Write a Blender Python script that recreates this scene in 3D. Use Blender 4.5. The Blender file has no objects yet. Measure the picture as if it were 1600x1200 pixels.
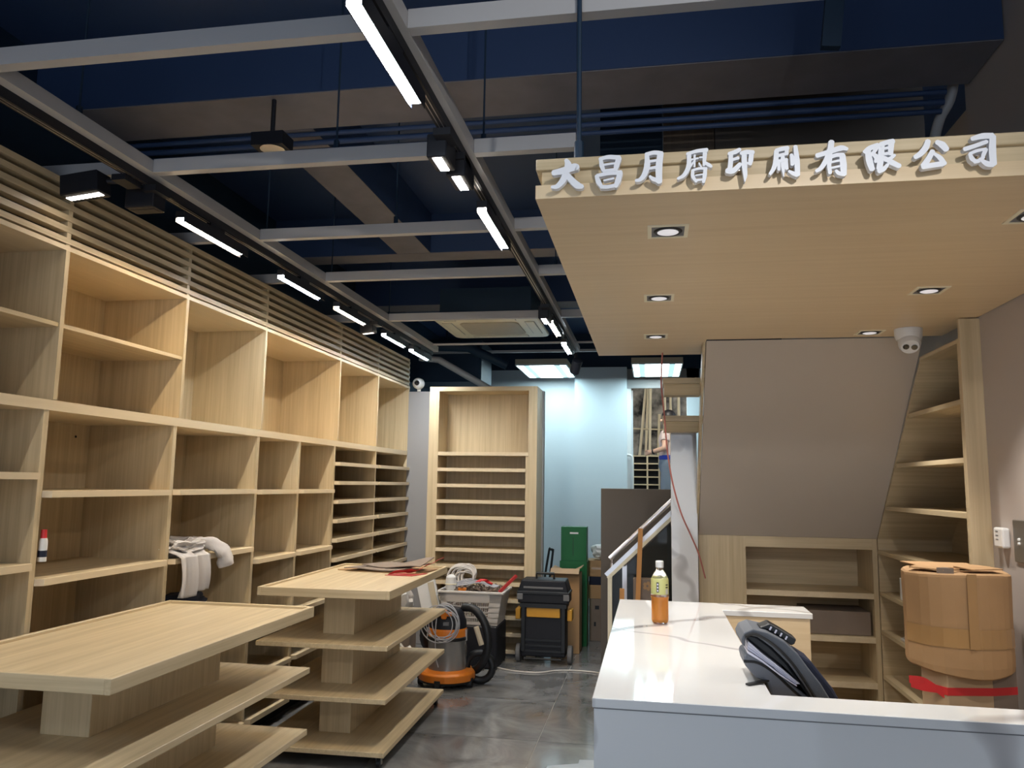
import bpy, bmesh, math, random
from mathutils import Vector, Matrix, noise as mnoise
random.seed(7)
PI = math.pi
sc = bpy.context.scene
COL = sc.collection

# ------------------------------------------------------------------ camera, world, exposure
cam_d = bpy.data.cameras.new('camera')
cam = bpy.data.objects.new('camera', cam_d); COL.objects.link(cam)
cam_d.sensor_fit = 'HORIZONTAL'; cam_d.sensor_width = 36.0
cam_d.lens = 36.0 * 1224.4 / 1600.0
cam_d.clip_start = 0.05; cam_d.clip_end = 60
YAW, PIT, ROL = 0.17644, 0.12681, 0.0150155
_f = Vector((-math.sin(YAW), math.cos(YAW), 0)); _r = Vector((math.cos(YAW), math.sin(YAW), 0)); _u = Vector((0, 0, 1))
_F = math.cos(PIT)*_f + math.sin(PIT)*_u; _U = -math.sin(PIT)*_f + math.cos(PIT)*_u
_R = math.cos(ROL)*_r + math.sin(ROL)*_U; _U2 = -math.sin(ROL)*_r + math.cos(ROL)*_U
cam.matrix_world = Matrix(((_R.x, _U2.x, -_F.x, 0), (_R.y, _U2.y, -_F.y, 0), (_R.z, _U2.z, -_F.z, 1.5), (0, 0, 0, 1)))
sc.camera = cam

w = bpy.data.worlds.new('street_sky'); sc.world = w; w.use_nodes = True
w.node_tree.nodes['Background'].inputs[0].default_value = (0.74, 0.85, 1.0, 1)
w.node_tree.nodes['Background'].inputs[1].default_value = 0.78
sc.view_settings.view_transform = 'Standard'; sc.view_settings.look = 'None'
sc.view_settings.gamma = 1.0; sc.view_settings.use_curve_mapping = False
sc.view_settings.exposure = 1.45
LED = 80.0          # radiance of the linear lamps
PANEL = 6.5         # radiance of the fluorescent panels
SPOT_W = 17.0        # watts of a canopy downlight

# ------------------------------------------------------------------ materials
def newmat(name):
    m = bpy.data.materials.new(name); m.use_nodes = True
    return m, m.node_tree.nodes, m.node_tree.links, m.node_tree.nodes['Principled BSDF']
def mat(name, c, rough=0.5, metal=0.0, trans=0.0, ior=1.45, coat=0.0, emit=None, es=0.0, bump=0.0, bscale=200, vary=0.0, alpha=1.0):
    m, N, L, b = newmat(name)
    b.inputs['Base Color'].default_value = (*c, 1); b.inputs['Roughness'].default_value = rough
    b.inputs['Metallic'].default_value = metal; b.inputs['Transmission Weight'].default_value = trans
    b.inputs['IOR'].default_value = ior; b.inputs['Coat Weight'].default_value = coat
    b.inputs['Alpha'].default_value = alpha
    if emit: b.inputs['Emission Color'].default_value = (*emit, 1); b.inputs['Emission Strength'].default_value = es
    if bump or vary:
        tc = N.new('ShaderNodeTexCoord'); nz = N.new('ShaderNodeTexNoise')
        nz.inputs['Scale'].default_value = bscale; nz.inputs['Detail'].default_value = 4
        L.new(tc.outputs['Object'], nz.inputs['Vector'])
        if bump:
            bp = N.new('ShaderNodeBump'); bp.inputs['Strength'].default_value = bump; bp.inputs['Distance'].default_value = 0.002
            L.new(nz.outputs['Fac'], bp.inputs['Height']); L.new(bp.outputs['Normal'], b.inputs['Normal'])
        if vary:
            n2 = N.new('ShaderNodeTexNoise'); n2.inputs['Scale'].default_value = 6; n2.inputs['Detail'].default_value = 5
            L.new(tc.outputs['Object'], n2.inputs['Vector'])
            mx = N.new('ShaderNodeMix'); mx.data_type = 'RGBA'
            mx.inputs['A'].default_value = (*[x*(1-vary) for x in c], 1); mx.inputs['B'].default_value = (*[min(1, x*(1+vary)) for x in c], 1)
            mr = N.new('ShaderNodeMapRange'); k = 0.17 if vary > 0.5 else 0.35
            mr.inputs['From Min'].default_value = 0.5-k; mr.inputs['From Max'].default_value = 0.5+k
            L.new(n2.outputs['Fac'], mr.inputs['Value']); L.new(mr.outputs[0], mx.inputs['Factor']); L.new(mx.outputs['Result'], b.inputs['Base Color'])
    return m
def wood(name, axis, c1, c2, rough=0.42):
    m, N, L, b = newmat(name)
    tc = N.new('ShaderNodeTexCoord'); oi = N.new('ShaderNodeObjectInfo')
    ad = N.new('ShaderNodeVectorMath'); ad.operation = 'ADD'
    mu = N.new('ShaderNodeVectorMath'); mu.operation = 'SCALE'; mu.inputs['Scale'].default_value = 13.0
    cx = N.new('ShaderNodeCombineXYZ')
    for i in range(3): L.new(oi.outputs['Random'], cx.inputs[i])
    L.new(cx.outputs[0], mu.inputs[0]); L.new(tc.outputs['Object'], ad.inputs[0]); L.new(mu.outputs[0], ad.inputs[1])
    facs = []
    for s_long, s_cross, det in ((1.3, 34, 5), (0.8, 120, 3)):
        mp = N.new('ShaderNodeMapping'); sv = [s_cross]*3; sv['XYZ'.index(axis)] = s_long
        mp.inputs['Scale'].default_value = sv; L.new(ad.outputs[0], mp.inputs['Vector'])
        nz = N.new('ShaderNodeTexNoise'); nz.inputs['Scale'].default_value = 1.0; nz.inputs['Detail'].default_value = det
        nz.inputs['Roughness'].default_value = 0.6; nz.inputs['Distortion'].default_value = 0.25
        L.new(mp.outputs[0], nz.inputs['Vector']); facs.append(nz)
    av = N.new('ShaderNodeMath'); av.operation = 'ADD'; L.new(facs[0].outputs['Fac'], av.inputs[0])
    h = N.new('ShaderNodeMath'); h.operation = 'MULTIPLY'; h.inputs[1].default_value = 0.45; L.new(facs[1].outputs['Fac'], h.inputs[0]); L.new(h.outputs[0], av.inputs[1])
    rp = N.new('ShaderNodeValToRGB'); rp.color_ramp.elements[0].position = 0.5; rp.color_ramp.elements[1].position = 0.95
    rp.color_ramp.elements[0].color = (*c2, 1); rp.color_ramp.elements[1].color = (*c1, 1)
    L.new(av.outputs[0], rp.inputs[0]); L.new(rp.outputs[0], b.inputs['Base Color'])
    b.inputs['Roughness'].default_value = rough
    bp = N.new('ShaderNodeBump'); bp.inputs['Strength'].default_value = 0.06; bp.inputs['Distance'].default_value = 0.001
    L.new(av.outputs[0], bp.inputs['Height']); L.new(bp.outputs[0], b.inputs['Normal'])
    return m
def veined(name, base, vein, dark, scale=1.2, width=0.03, rough=0.07, coat=0.3, cloud=0.0, pertile=False, second=True):
    m, N, L, b = newmat(name)
    tc = N.new('ShaderNodeTexCoord'); src = tc.outputs['Object']
    if pertile:
        oi = N.new('ShaderNodeObjectInfo'); cx = N.new('ShaderNodeCombineXYZ'); ad = N.new('ShaderNodeVectorMath'); ad.operation = 'ADD'
        mu = N.new('ShaderNodeVectorMath'); mu.operation = 'SCALE'; mu.inputs['Scale'].default_value = 37.0
        for i in range(3): L.new(oi.outputs['Random'], cx.inputs[i])
        L.new(cx.outputs[0], mu.inputs[0]); L.new(src, ad.inputs[0]); L.new(mu.outputs[0], ad.inputs[1]); src = ad.outputs[0]
    col = None
    n0 = N.new('ShaderNodeTexNoise'); n0.inputs['Scale'].default_value = 2.2*scale; n0.inputs['Detail'].default_value = 8; n0.inputs['Roughness'].default_value = 0.62
    n0.inputs['Distortion'].default_value = 1.2
    L.new(src, n0.inputs['Vector'])
    r0 = N.new('ShaderNodeValToRGB'); r0.color_ramp.elements[0].position = 0.3; r0.color_ramp.elements[1].position = 0.72
    r0.color_ramp.elements[0].color = (*[x*(1-cloud) for x in base], 1); r0.color_ramp.elements[1].color = (*[x*(1+cloud) for x in base], 1)
    L.new(n0.outputs['Fac'], r0.inputs[0]); col = r0.outputs[0]
    for k, (sc_, wd) in enumerate(((0.8*scale, width), (2.0*scale, width*0.5))[:2 if second else 1]):
        n1 = N.new('ShaderNodeTexNoise'); n1.inputs['Scale'].default_value = sc_; n1.inputs['Detail'].default_value = 5 if second else 2.2
        n1.inputs['Roughness'].default_value = 0.5; n1.inputs['Distortion'].default_value = 0.6
        mp = N.new('ShaderNodeMapping'); mp.inputs['Location'].default_value = (3.1*k+1.7, 2.2+k, 0.4); mp.inputs['Rotation'].default_value = (0.3, 0.2, 0.7+k)
        mp.inputs['Scale'].default_value = (1.0, 0.45, 1.0)
        L.new(src, mp.inputs['Vector']); L.new(mp.outputs[0], n1.inputs['Vector'])
        s = N.new('ShaderNodeMath'); s.operation = 'SUBTRACT'; s.inputs[1].default_value = 0.78; L.new(n1.outputs['Fac'], s.inputs[0])
        a = N.new('ShaderNodeMath'); a.operation = 'ABSOLUTE'; L.new(s.outputs[0], a.inputs[0])
        rp = N.new('ShaderNodeValToRGB'); rp.color_ramp.elements[0].position = 0.0; rp.color_ramp.elements[1].position = wd
        rp.color_ramp.elements[0].color = (1, 1, 1, 1); rp.color_ramp.elements[1].color = (0, 0, 0, 1)
        L.new(a.outputs[0], rp.inputs[0])
        sm = N.new('ShaderNodeMath'); sm.operation = 'MULTIPLY'; L.new(rp.outputs[0], sm.inputs[0]); L.new(n0.outputs['Fac'], sm.inputs[1])
        mx = N.new('ShaderNodeMix'); mx.data_type = 'RGBA'; mx.inputs['B'].default_value = (*(vein if k == 0 else dark), 1)
        L.new(sm.outputs[0], mx.inputs['Factor']); L.new(col, mx.inputs['A']); col = mx.outputs['Result']
    L.new(col, b.inputs['Base Color']); b.inputs['Roughness'].default_value = rough; b.inputs['Coat Weight'].default_value = coat
    b.inputs['Coat Roughness'].default_value = 0.03
    return m
W1, W2 = (0.65, 0.525, 0.335), (0.485, 0.375, 0.22)
WX, WY, WZ = wood('oak_laminate_grain_x', 'X', W1, W2), wood('oak_laminate_grain_y', 'Y', W1, W2), wood('oak_laminate_grain_z', 'Z', W1, W2)
CANW = wood('oak_laminate_canopy', 'X', (0.73, 0.57, 0.365), (0.66, 0.50, 0.305), 0.38)
EDGE = wood('oak_edge_band', 'Y', (0.72, 0.59, 0.40), (0.66, 0.53, 0.345))
def marble(name):
    m, N, L, b = newmat(name); tc = N.new('ShaderNodeTexCoord'); col = None
    base = N.new('ShaderNodeTexNoise'); base.inputs['Scale'].default_value = 1.5; L.new(tc.outputs['Object'], base.inputs['Vector'])
    r0 = N.new('ShaderNodeValToRGB'); r0.color_ramp.elements[0].color = (0.66, 0.67, 0.675, 1); r0.color_ramp.elements[1].color = (0.73, 0.73, 0.725, 1)
    L.new(base.outputs['Fac'], r0.inputs[0]); col = r0.outputs[0]
    for k, (rot, sc_, wd, st) in enumerate((((0.5, 0.3, 0.9), 0.33, 0.013, 1.1), ((0.2, 0.7, 2.2), 0.42, 0.008, 0.8))):
        mp = N.new('ShaderNodeMapping'); mp.inputs['Rotation'].default_value = rot; mp.inputs['Location'].default_value = (0.37+k, 0.21, 0.6)
        L.new(tc.outputs['Object'], mp.inputs['Vector'])
        wv = N.new('ShaderNodeTexWave'); wv.inputs['Scale'].default_value = sc_; wv.inputs['Distortion'].default_value = 5.0; wv.inputs['Detail'].default_value = 4.0
        wv.inputs['Detail Scale'].default_value = 1.6; wv.inputs['Detail Roughness'].default_value = 0.6
        L.new(mp.outputs[0], wv.inputs['Vector'])
        rp = N.new('ShaderNodeValToRGB'); rp.color_ramp.elements[0].position = 1.0-wd; rp.color_ramp.elements[1].position = 1.0
        rp.color_ramp.elements[0].color = (0, 0, 0, 1); rp.color_ramp.elements[1].color = (1, 1, 1, 1)
        L.new(wv.outputs['Fac'], rp.inputs[0])
        n2 = N.new('ShaderNodeTexNoise'); n2.inputs['Scale'].default_value = 3.0; L.new(mp.outputs[0], n2.inputs['Vector'])
        sm = N.new('ShaderNodeMath'); sm.operation = 'MULTIPLY'; L.new(rp.outputs[0], sm.inputs[0]); L.new(n2.outputs['Fac'], sm.inputs[1])
        s2 = N.new('ShaderNodeMath'); s2.operation = 'MULTIPLY'; s2.inputs[1].default_value = 1.5*st; L.new(sm.outputs[0], s2.inputs[0])
        mx = N.new('ShaderNodeMix'); mx.data_type = 'RGBA'; mx.inputs['B'].default_value = (0.30, 0.285, 0.29, 1)
        L.new(s2.outputs[0], mx.inputs['Factor']); L.new(col, mx.inputs['A']); col = mx.outputs['Result']
    L.new(col, b.inputs['Base Color']); b.inputs['Roughness'].default_value = 0.05; b.inputs['Coat Weight'].default_value = 0.4; b.inputs['Coat Roughness'].default_value = 0.02
    return m
M_marble = marble('white_marble')
M_tile = veined('dark_marble_tile', (0.18, 0.183, 0.188), (0.42, 0.39, 0.34), (0.34, 0.33, 0.32), 1.1, 0.03, 0.14, 0.2, cloud=0.45, pertile=True)
M_grout = mat('pale_grout', (0.50, 0.48, 0.45), 0.8)
M_navy = mat('navy_ceiling_paint', (0.028, 0.056, 0.135), 0.55, bump=0.3, bscale=30)
M_under = mat('bare_beam_underside', (0.20, 0.19, 0.21), 0.8, bump=0.3, bscale=20, vary=0.15)
M_navyw = mat('dark_teal_wall_paint', (0.010, 0.030, 0.060), 0.6)
M_grid = mat('grey_painted_steel', (0.44, 0.435, 0.44), 0.45)
M_black = mat('black_plastic', (0.010, 0.011, 0.013), 0.45)
M_blackm = mat('black_powder_coat', (0.006, 0.007, 0.012), 0.55)
M_brown = mat('taupe_wall_cloth', (0.50, 0.43, 0.355), 0.85, bump=0.25, bscale=350)
M_brown2 = mat('dark_taupe_laminate', (0.115, 0.098, 0.085), 0.6)
M_wallg = mat('warm_grey_wall', (0.46, 0.405, 0.37), 0.75, bump=0.08, bscale=60)
M_grayw = mat('grey_partition_paint', (0.33, 0.32, 0.315), 0.7)
M_paint = mat('white_wall_paint', (0.66, 0.72, 0.76), 0.6)
M_wood_d = wood('walnut_panel', 'Z', (0.16, 0.125, 0.095), (0.12, 0.09, 0.068))
M_white = mat('white_plastic', (0.72, 0.72, 0.71), 0.35)
M_letter = mat('white_acrylic_letter', (0.85, 0.87, 0.92), 0.35)
M_cream = mat('cream_plastic', (0.84, 0.77, 0.58), 0.4)
M_cream2 = mat('cream_intake', (0.52, 0.45, 0.33), 0.5)
M_steel = mat('brushed_steel', (0.36, 0.35, 0.335), 0.25, 0.65)
M_steel2 = mat('satin_steel', (0.62, 0.60, 0.60), 0.3, 1.0)
M_dark = mat('dark_void', (0.006, 0.006, 0.006), 0.9)
M_grey = mat('grey_rubber', (0.16, 0.16, 0.165), 0.6)
M_lens = mat('dark_lens', (0.01, 0.01, 0.012), 0.05, coat=1.0)
M_card = mat('brown_cardboard', (0.42, 0.255, 0.125), 0.75, bump=0.15, bscale=80, vary=0.12)
M_card2 = mat('pale_cardboard', (0.46, 0.325, 0.20), 0.8, bump=0.15, bscale=80, vary=0.1)
M_card3 = mat('grey_cardboard', (0.22, 0.17, 0.135), 0.8, vary=0.12)
M_tape = mat('glossy_packing_tape', (0.40, 0.235, 0.10), 0.15, coat=0.6)
M_red = mat('red_ribbon', (0.62, 0.035, 0.04), 0.35)
M_red2 = mat('red_plastic', (0.42, 0.035, 0.035), 0.4)
M_green = mat('green_carton', (0.004, 0.115, 0.032), 0.5, vary=0.1)
M_orange = mat('orange_plastic', (0.68, 0.20, 0.022), 0.35)
M_yellow = mat('yellow_plastic', (0.60, 0.30, 0.03), 0.4, vary=0.1)
M_bask = mat('grey_basket_plastic', (0.58, 0.55, 0.52), 0.5)
M_cable = mat('white_cable', (0.62, 0.58, 0.54), 0.5)
M_gcable = mat('grey_cable', (0.40, 0.41, 0.45), 0.45)
M_rcable = mat('pink_cable', (0.50, 0.17, 0.14), 0.5)
M_cloth = mat('offwhite_cotton', (0.52, 0.48, 0.45), 0.9, bump=0.3, bscale=120, vary=0.08)
M_navyc = mat('navy_cloth', (0.012, 0.016, 0.035), 0.9)
M_bag = mat('grey_nylon', (0.105, 0.115, 0.135), 0.7, bump=0.5, bscale=300)
M_bagn = mat('navy_nylon', (0.010, 0.014, 0.035), 0.65, bump=0.4, bscale=300)
M_bagl = mat('pale_grey_nylon', (0.15, 0.16, 0.185), 0.75, bump=0.5, bscale=300)
M_paper = mat('white_paper', (0.72, 0.71, 0.82), 0.7)
M_polyb = mat('clouded_polythene', (0.50, 0.48, 0.46), 0.35, bump=0.6, bscale=40)
M_batten = mat('orange_timber', (0.58, 0.27, 0.08), 0.6)
M_gglass = mat('smoked_glass', (0.10, 0.11, 0.11), 0.04, trans=0.75, ior=1.3)
M_rock = mat('mottled_old_wall', (0.17, 0.15, 0.12), 0.9, bump=0.8, bscale=8, vary=0.95)
M_bamboo = mat('bamboo', (0.60, 0.50, 0.32), 0.5, vary=0.15)
M_skin = mat('skin', (0.55, 0.33, 0.23), 0.55)
M_hair = mat('black_hair', (0.008, 0.007, 0.007), 0.5)
M_shirtp = mat('pale_shirt', (0.50, 0.40, 0.36), 0.8)
M_blue = mat('blue_belt_cloth', (0.01, 0.03, 0.30), 0.6)
M_jean = mat('grey_jeans', (0.16, 0.19, 0.23), 0.85)
M_clear = mat('clear_bottle_plastic', (0.95, 0.95, 0.95), 0.04, trans=1.0, ior=1.2)
M_tea = mat('orange_tea', (0.95, 0.40, 0.08), 0.08, trans=0.4, ior=1.33)
M_label = mat('yellow_green_label', (0.50, 0.50, 0.20), 0.4)
M_patch = mat('pale_grey_patch', (0.30, 0.33, 0.37), 0.35)
M_plate = mat('bronze_steel_plate', (0.30, 0.28, 0.25), 0.35, 0.8)
def emis(name, c, s): return mat(name, (0.8, 0.8, 0.8), 0.5, emit=c, es=s)
E_warm, E_cool = emis('led_warm', (1.0, 0.80, 0.54), LED), emis('led_cool', (0.80, 0.90, 1.0), LED)
E_neut = emis('led_neutral', (1.0, 0.92, 0.82), LED)
E_small = emis('led_small', (1.0, 0.9, 0.8), LED*0.7)
E_soft = emis('led_soft', (1.0, 0.92, 0.85), 9.0)
E_pw, E_pc = emis('tube_warm', (0.80, 0.97, 1.0), PANEL), emis('tube_cyan', (0.50, 0.90, 1.0), 0.37)
E_pb = emis('tube_blue_white', (0.55, 0.90, 1.0), PANEL)
E_down = emis('downlight_lens', (0.95, 0.93, 1.0), 0.16)
E_dim = emis('dim_lamp', (1.0, 0.93, 0.85), 1.2)

# ------------------------------------------------------------------ mesh helpers
class MB:
    def __init__(s): s.v = []; s.f = []
    def add(s, v, f):
        o = len(s.v); s.v += [Vector(p) for p in v]; s.f += [[i+o for i in q] for q in f]; return s
    def box(s, x0, x1, y0, y1, z0, z1):
        return s.add([(x0,y0,z0),(x1,y0,z0),(x1,y1,z0),(x0,y1,z0),(x0,y0,z1),(x1,y0,z1),(x1,y1,z1),(x0,y1,z1)],
                     [(3,2,1,0),(4,5,6,7),(0,1,5,4),(1,2,6,5),(2,3,7,6),(3,0,4,7)])
    def obox(s, c, size, M):
        c = Vector(c); hx, hy, hz = [q/2 for q in size]
        t = MB().box(-hx,hx,-hy,hy,-hz,hz)
        return s.add([c + M @ p for p in t.v], t.f)
    def beam(s, p, q, wd, ht, up=(0,0,1)):
        p, q = Vector(p), Vector(q); d = (q-p); L = d.length; d.normalize()
        sx = d.cross(Vector(up)); sx.normalize(); uz = sx.cross(d)
        M = Matrix((sx, d, uz)).transposed()
        return s.obox((p+q)/2, (wd, L, ht), M)
    def tube(s, pts, r, n=8, caps=True):
        pts = [Vector(p) for p in pts]; k = len(pts); rr = r if isinstance(r, (list, tuple)) else [r]*k
        t0 = (pts[1]-pts[0]).normalized(); a = Vector((0,0,1)) if abs(t0.z) < 0.9 else Vector((1,0,0))
        nrm = t0.cross(a).normalized(); V = []
        for i in range(k):
            t = (pts[min(i+1,k-1)]-pts[max(i-1,0)]).normalized()
            nrm = (nrm - t*nrm.dot(t)).normalized(); b = t.cross(nrm)
            V += [pts[i] + (nrm*math.cos(2*PI*j/n) + b*math.sin(2*PI*j/n))*rr[i] for j in range(n)]
        F = [[i*n+j, i*n+(j+1)%n, (i+1)*n+(j+1)%n, (i+1)*n+j] for i in range(k-1) for j in range(n)]
        if caps: F += [list(range(n))[::-1], [(k-1)*n+j for j in range(n)]]
        return s.add(V, F)
    def lathe(s, prof, c=(0,0,0), n=24, M=None, sq=0.0):
        V = []; c = Vector(c)
        for r, z in prof:
            for j in range(n):
                a = 2*PI*j/n; k = 1.0
                if sq: k = 1 + sq*(1/max(abs(math.cos(a)), abs(math.sin(a))) - 1)
                p = Vector((r*k*math.cos(a), r*k*math.sin(a), z)); V.append(c + (M @ p if M else p))
        m = len(prof)
        F = [[i*n+j, i*n+(j+1)%n, (i+1)*n+(j+1)%n, (i+1)*n+j] for i in range(m-1) for j in range(n)]
        if prof[0][0] > 1e-5: F.append(list(range(n))[::-1])
        if prof[-1][0] > 1e-5: F.append([(m-1)*n+j for j in range(n)])
        return s.add(V, F)
    def prism(s, poly, ax, a, b):
        P = {'X': lambda u, v, t: (t,u,v), 'Y': lambda u, v, t: (u,t,v), 'Z': lambda u, v, t: (u,v,t)}[ax]
        n = len(poly); V = [P(u,v,a) for u, v in poly] + [P(u,v,b) for u, v in poly]
        return s.add(V, [list(range(n))[::-1], [n+i for i in range(n)]] + [[i,(i+1)%n,n+(i+1)%n,n+i] for i in range(n)])
    def grid(s, fn, nu, nv):
        V = [fn(i/(nu-1), j/(nv-1)) for j in range(nv) for i in range(nu)]
        return s.add(V, [[j*nu+i, j*nu+i+1, (j+1)*nu+i+1, (j+1)*nu+i] for j in range(nv-1) for i in range(nu-1)])
    def blob(s, c, rad, seed=0, amp=0.25, fq=2.0, sub=3):
        bm = bmesh.new(); bmesh.ops.create_icosphere(bm, subdivisions=sub, radius=1.0)
        V = []
        for v in bm.verts:
            k = 1 + amp*mnoise.noise(v.co*fq + Vector((seed*7.3, seed*1.7, 0)))+ amp*0.5*mnoise.noise(v.co*fq*2.3 + Vector((0, seed*3.1, 5)))
            V.append(Vector(c) + Vector((v.co.x*rad[0], v.co.y*rad[1], v.co.z*rad[2]))*k)
        F = [[q.index for q in f.verts] for f in bm.faces]; bm.free()
        return s.add(V, F)
    def build(s, name, m, parent=None, local=False, bevel=0.0, smooth=False, seg=1):
        me = bpy.data.meshes.new(name)
        if parent is not None:
            off = Vector((0,0,0)) if local else wloc(parent)
        else:
            mn = [min(v[i] for v in s.v) for i in range(3)]; mx_ = [max(v[i] for v in s.v) for i in range(3)]
            off = Vector(((mn[0]+mx_[0])/2, (mn[1]+mx_[1])/2, mn[2]))
        me.from_pydata([tuple(v-off) for v in s.v], [], s.f)
        bm = bmesh.new(); bm.from_mesh(me); bmesh.ops.recalc_face_normals(bm, faces=bm.faces); bm.to_mesh(me); bm.free()
        me.materials.append(m)
        if smooth:
            for p in me.polygons: p.use_smooth = True
            me.set_sharp_from_angle(angle=math.radians(38))
        o = bpy.data.objects.new(name, me); COL.objects.link(o)
        if parent is not None: o.parent = parent
        else: o.location = off
        if bevel:
            b = o.modifiers.new('b', 'BEVEL'); b.width = bevel; b.segments = seg; b.limit_method = 'ANGLE'; b.angle_limit = math.radians(40)
        return o
def wloc(o):
    p = Vector((0,0,0))
    while o is not None: p = p + o.location; o = o.parent
    return p
def thing(name, label, cat, loc=(0,0,0), rotz=0.0, group=None):
    o = bpy.data.objects.new(name, None); COL.objects.link(o); o.empty_display_size = 0.1
    o.location = loc; o.rotation_euler = (0,0,rotz); return tag(o, label, cat, group)
def tag(o, label, cat, group=None, kind=None):
    o['label'] = label; o['category'] = cat
    if group: o['group'] = group
    if kind: o['kind'] = kind
    return o
def struct(o): o['kind'] = 'structure'; return o
def dup(root, loc=None, rotz=None, label=None):
    r = root.copy(); COL.objects.link(r)
    if loc is not None: r.location = loc
    if rotz is not None: r.rotation_euler[2] = rotz
    if label: r['label'] = label
    for ch in list(root.children):
        c = ch.copy(); COL.objects.link(c); c.parent = r
        for g in list(ch.children):
            d = g.copy(); COL.objects.link(d); d.parent = c
    return r
def bez(pts, n=8):
    """Catmull-Rom through pts"""
    P = [Vector(p) for p in pts]; P = [2*P[0]-P[1]] + P + [2*P[-1]-P[-2]]; out = []
    for i in range(1, len(P)-2):
        for k in range(n):
            t = k/n; a, b, c, d = P[i-1], P[i], P[i+1], P[i+2]
            out.append(0.5*((2*b) + (c-a)*t + (2*a-5*b+4*c-d)*t*t + (3*b-a-3*c+d)*t**3))
    out.append(P[-2]); return out

# ------------------------------------------------------------------ room shell
XR = 1.335
TS = 0.85
fl = struct(MB().box(-3.0, 1.8, -3.2, 10.6, -0.12, -0.006).build('floor', M_grout))
g = 0.0022
tmesh = {}
nx0, ny0 = -3, -9
for i in range(-3, 3):
    for j in range(-9, 7):
        x0, y0 = -0.67 + i*TS, 4.80 + j*TS
        x1, y1 = x0+TS, y0+TS
        a0, a1 = max(x0, -2.98), min(x1, 1.75); b0, b1 = max(y0, -3.1), min(y1, 10.55)
        if a1-a0 < 0.05 or b1-b0 < 0.05: continue
        key = (round(a1-a0, 3), round(b1-b0, 3)); c = Vector(((a0+a1)/2, (b0+b1)/2, 0))
        if key not in tmesh:
            hx, hy = (a1-a0)/2-g, (b1-b0)/2-g
            t = MB().box(-hx, hx, -hy, hy, -0.006, 0.0); o = t.build('tile', M_tile, fl, local=True); tmesh[key] = o
        else:
            o = tmesh[key].copy(); COL.objects.link(o)
        o.parent = fl; o.location = c - fl.location
struct(MB().box(-3.0, -2.86, -3.2, 10.6, 0, 3.6).build('wall_left', M_navyw))
struct(MB().box(XR, XR+0.12, -3.2, 3.455, 0, 3.6).build('wall_right', M_wallg))
struct(MB().box(XR+0.32, XR+0.44, 3.3, 10.6, 0, 3.6).build('wall_right_far', M_wallg))
struct(MB().box(-3.0, 1.8, -3.2, 13.0, 3.5, 3.62).build('ceiling', M_navy))
# shop front behind the camera: a low sill and a header, open glass to the street
struct(MB().box(-3.0, 1.8, -3.25, -3.1, 2.75, 3.6).build('wall_front', M_navyw))
# concrete ceiling beams
def ceil_beam(nm, x0, x1, y0, y1, z0):
    b = struct(MB().box(x0, x1, y0, y1, z0+0.004, 3.5).build(nm, M_navy))
    MB().box(x0, x1, y0+0.004, y1-0.004, z0, z0+0.004).build('beam_underside', M_under, b); return b
ceil_beam('trim_1', -2.86, 1.33, 3.06, 3.40, 3.2)
ceil_beam('trim_2', -1.865, -1.61, 3.40, 5.48, 3.2)
ceil_beam('trim_3', -2.86, -0.05, 5.48, 5.69, 3.2)
ceil_beam('trim_4', -2.86, -0.05, 7.15, 7.42, 3.2)
# back-room walls
struct(MB().box(-2.86, -0.97, 10.3, 10.4, 0, 3.02).build('wall_back', M_paint))
struct(MB().box(-0.97, -0.302, 10.1, 10.4, 0, 3.02).build('wall_back_pier', M_paint))
struct(MB().box(-2.86, 1.8, 10.32, 10.44, 3.02, 3.5).build('wall_back_top', M_navyw))
struct(MB().box(-0.302, 0.62, 10.3, 10.4, 2.78, 3.02).build('wall_back_lintel', M_grayw))
struct(MB().box(0.46, 1.8, 10.3, 10.4, 0, 3.02).build('wall_back_right', M_paint))
tr = struct(MB().box(-0.302, -0.25, 10.22, 10.4, 0.85, 2.78).build('trim_5', M_white))
struct(MB().box(-0.30, 0.46, 10.2, 10.26, 2.755, 2.87).build('trim_6', M_grayw))
# grey partition behind the far shelf
struct(MB().box(-2.86, -1.0, 7.36, 7.44, 0, 2.385).build('wall_partition', M_grayw))

# ------------------------------------------------------------------ left wall shelving
XF, XL, XB = -2.34, -2.312, -2.82     # divider front, lip front, back
up = thing('upper_wall_shelf', 'row of tall open oak cubes along the top of the left wall under the slats', 'shelf', (-2.58, 4.6, 1.80))
UD = [1.87, 2.745, 3.595, 4.44, 5.63, 6.485, 7.37]
MB().box(XB, XF, 0.98, 7.39, 2.418, 2.437).build('top_board', EDGE, up)
for y in [1.0]+UD: MB().box(XB, XF, y-0.011, y+0.011, 1.806, 2.418).build('divider', WZ, up)
for a, b in zip([1.0]+UD[:-1], UD):
    MB().box(XB, XB+0.012, a+0.012, b-0.012, 1.806, 2.418).build('back_panel', WZ, up)
for a, b in ((1.0, 1.87), (1.87, 2.745), (2.745, 3.595)):
    MB().box(XB+0.012, XF-0.004, a+0.012, b-0.012, 2.100, 2.117).build('shelf', WY, up)
for y, z in ((3.25, 2.33), (4.39, 2.36), (4.39, 1.86)):
    pass
lo = thing('lower_wall_shelf', 'open oak wall shelving with lipped shelves beside the two display tables', 'shelf', (-2.58, 3.3, 0))
LD = [1.85, 2.706, 3.56, 4.41, 4.985, 5.585]
MB().box(XB, XF+0.003, 0.98, 7.39, 1.762, 1.803).build('counter_board', EDGE, lo)
for y in [1.0]+LD: MB().box(XB, XF, y-0.014, y+0.014, 0.09, 1.762).build('divider', WZ, lo)
for a, b in zip([1.0]+LD[:-1], LD):
    MB().box(XB, XB+0.012, a+0.015, b-0.015, 0.09, 1.762).build('back_panel', WZ, lo)
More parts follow.
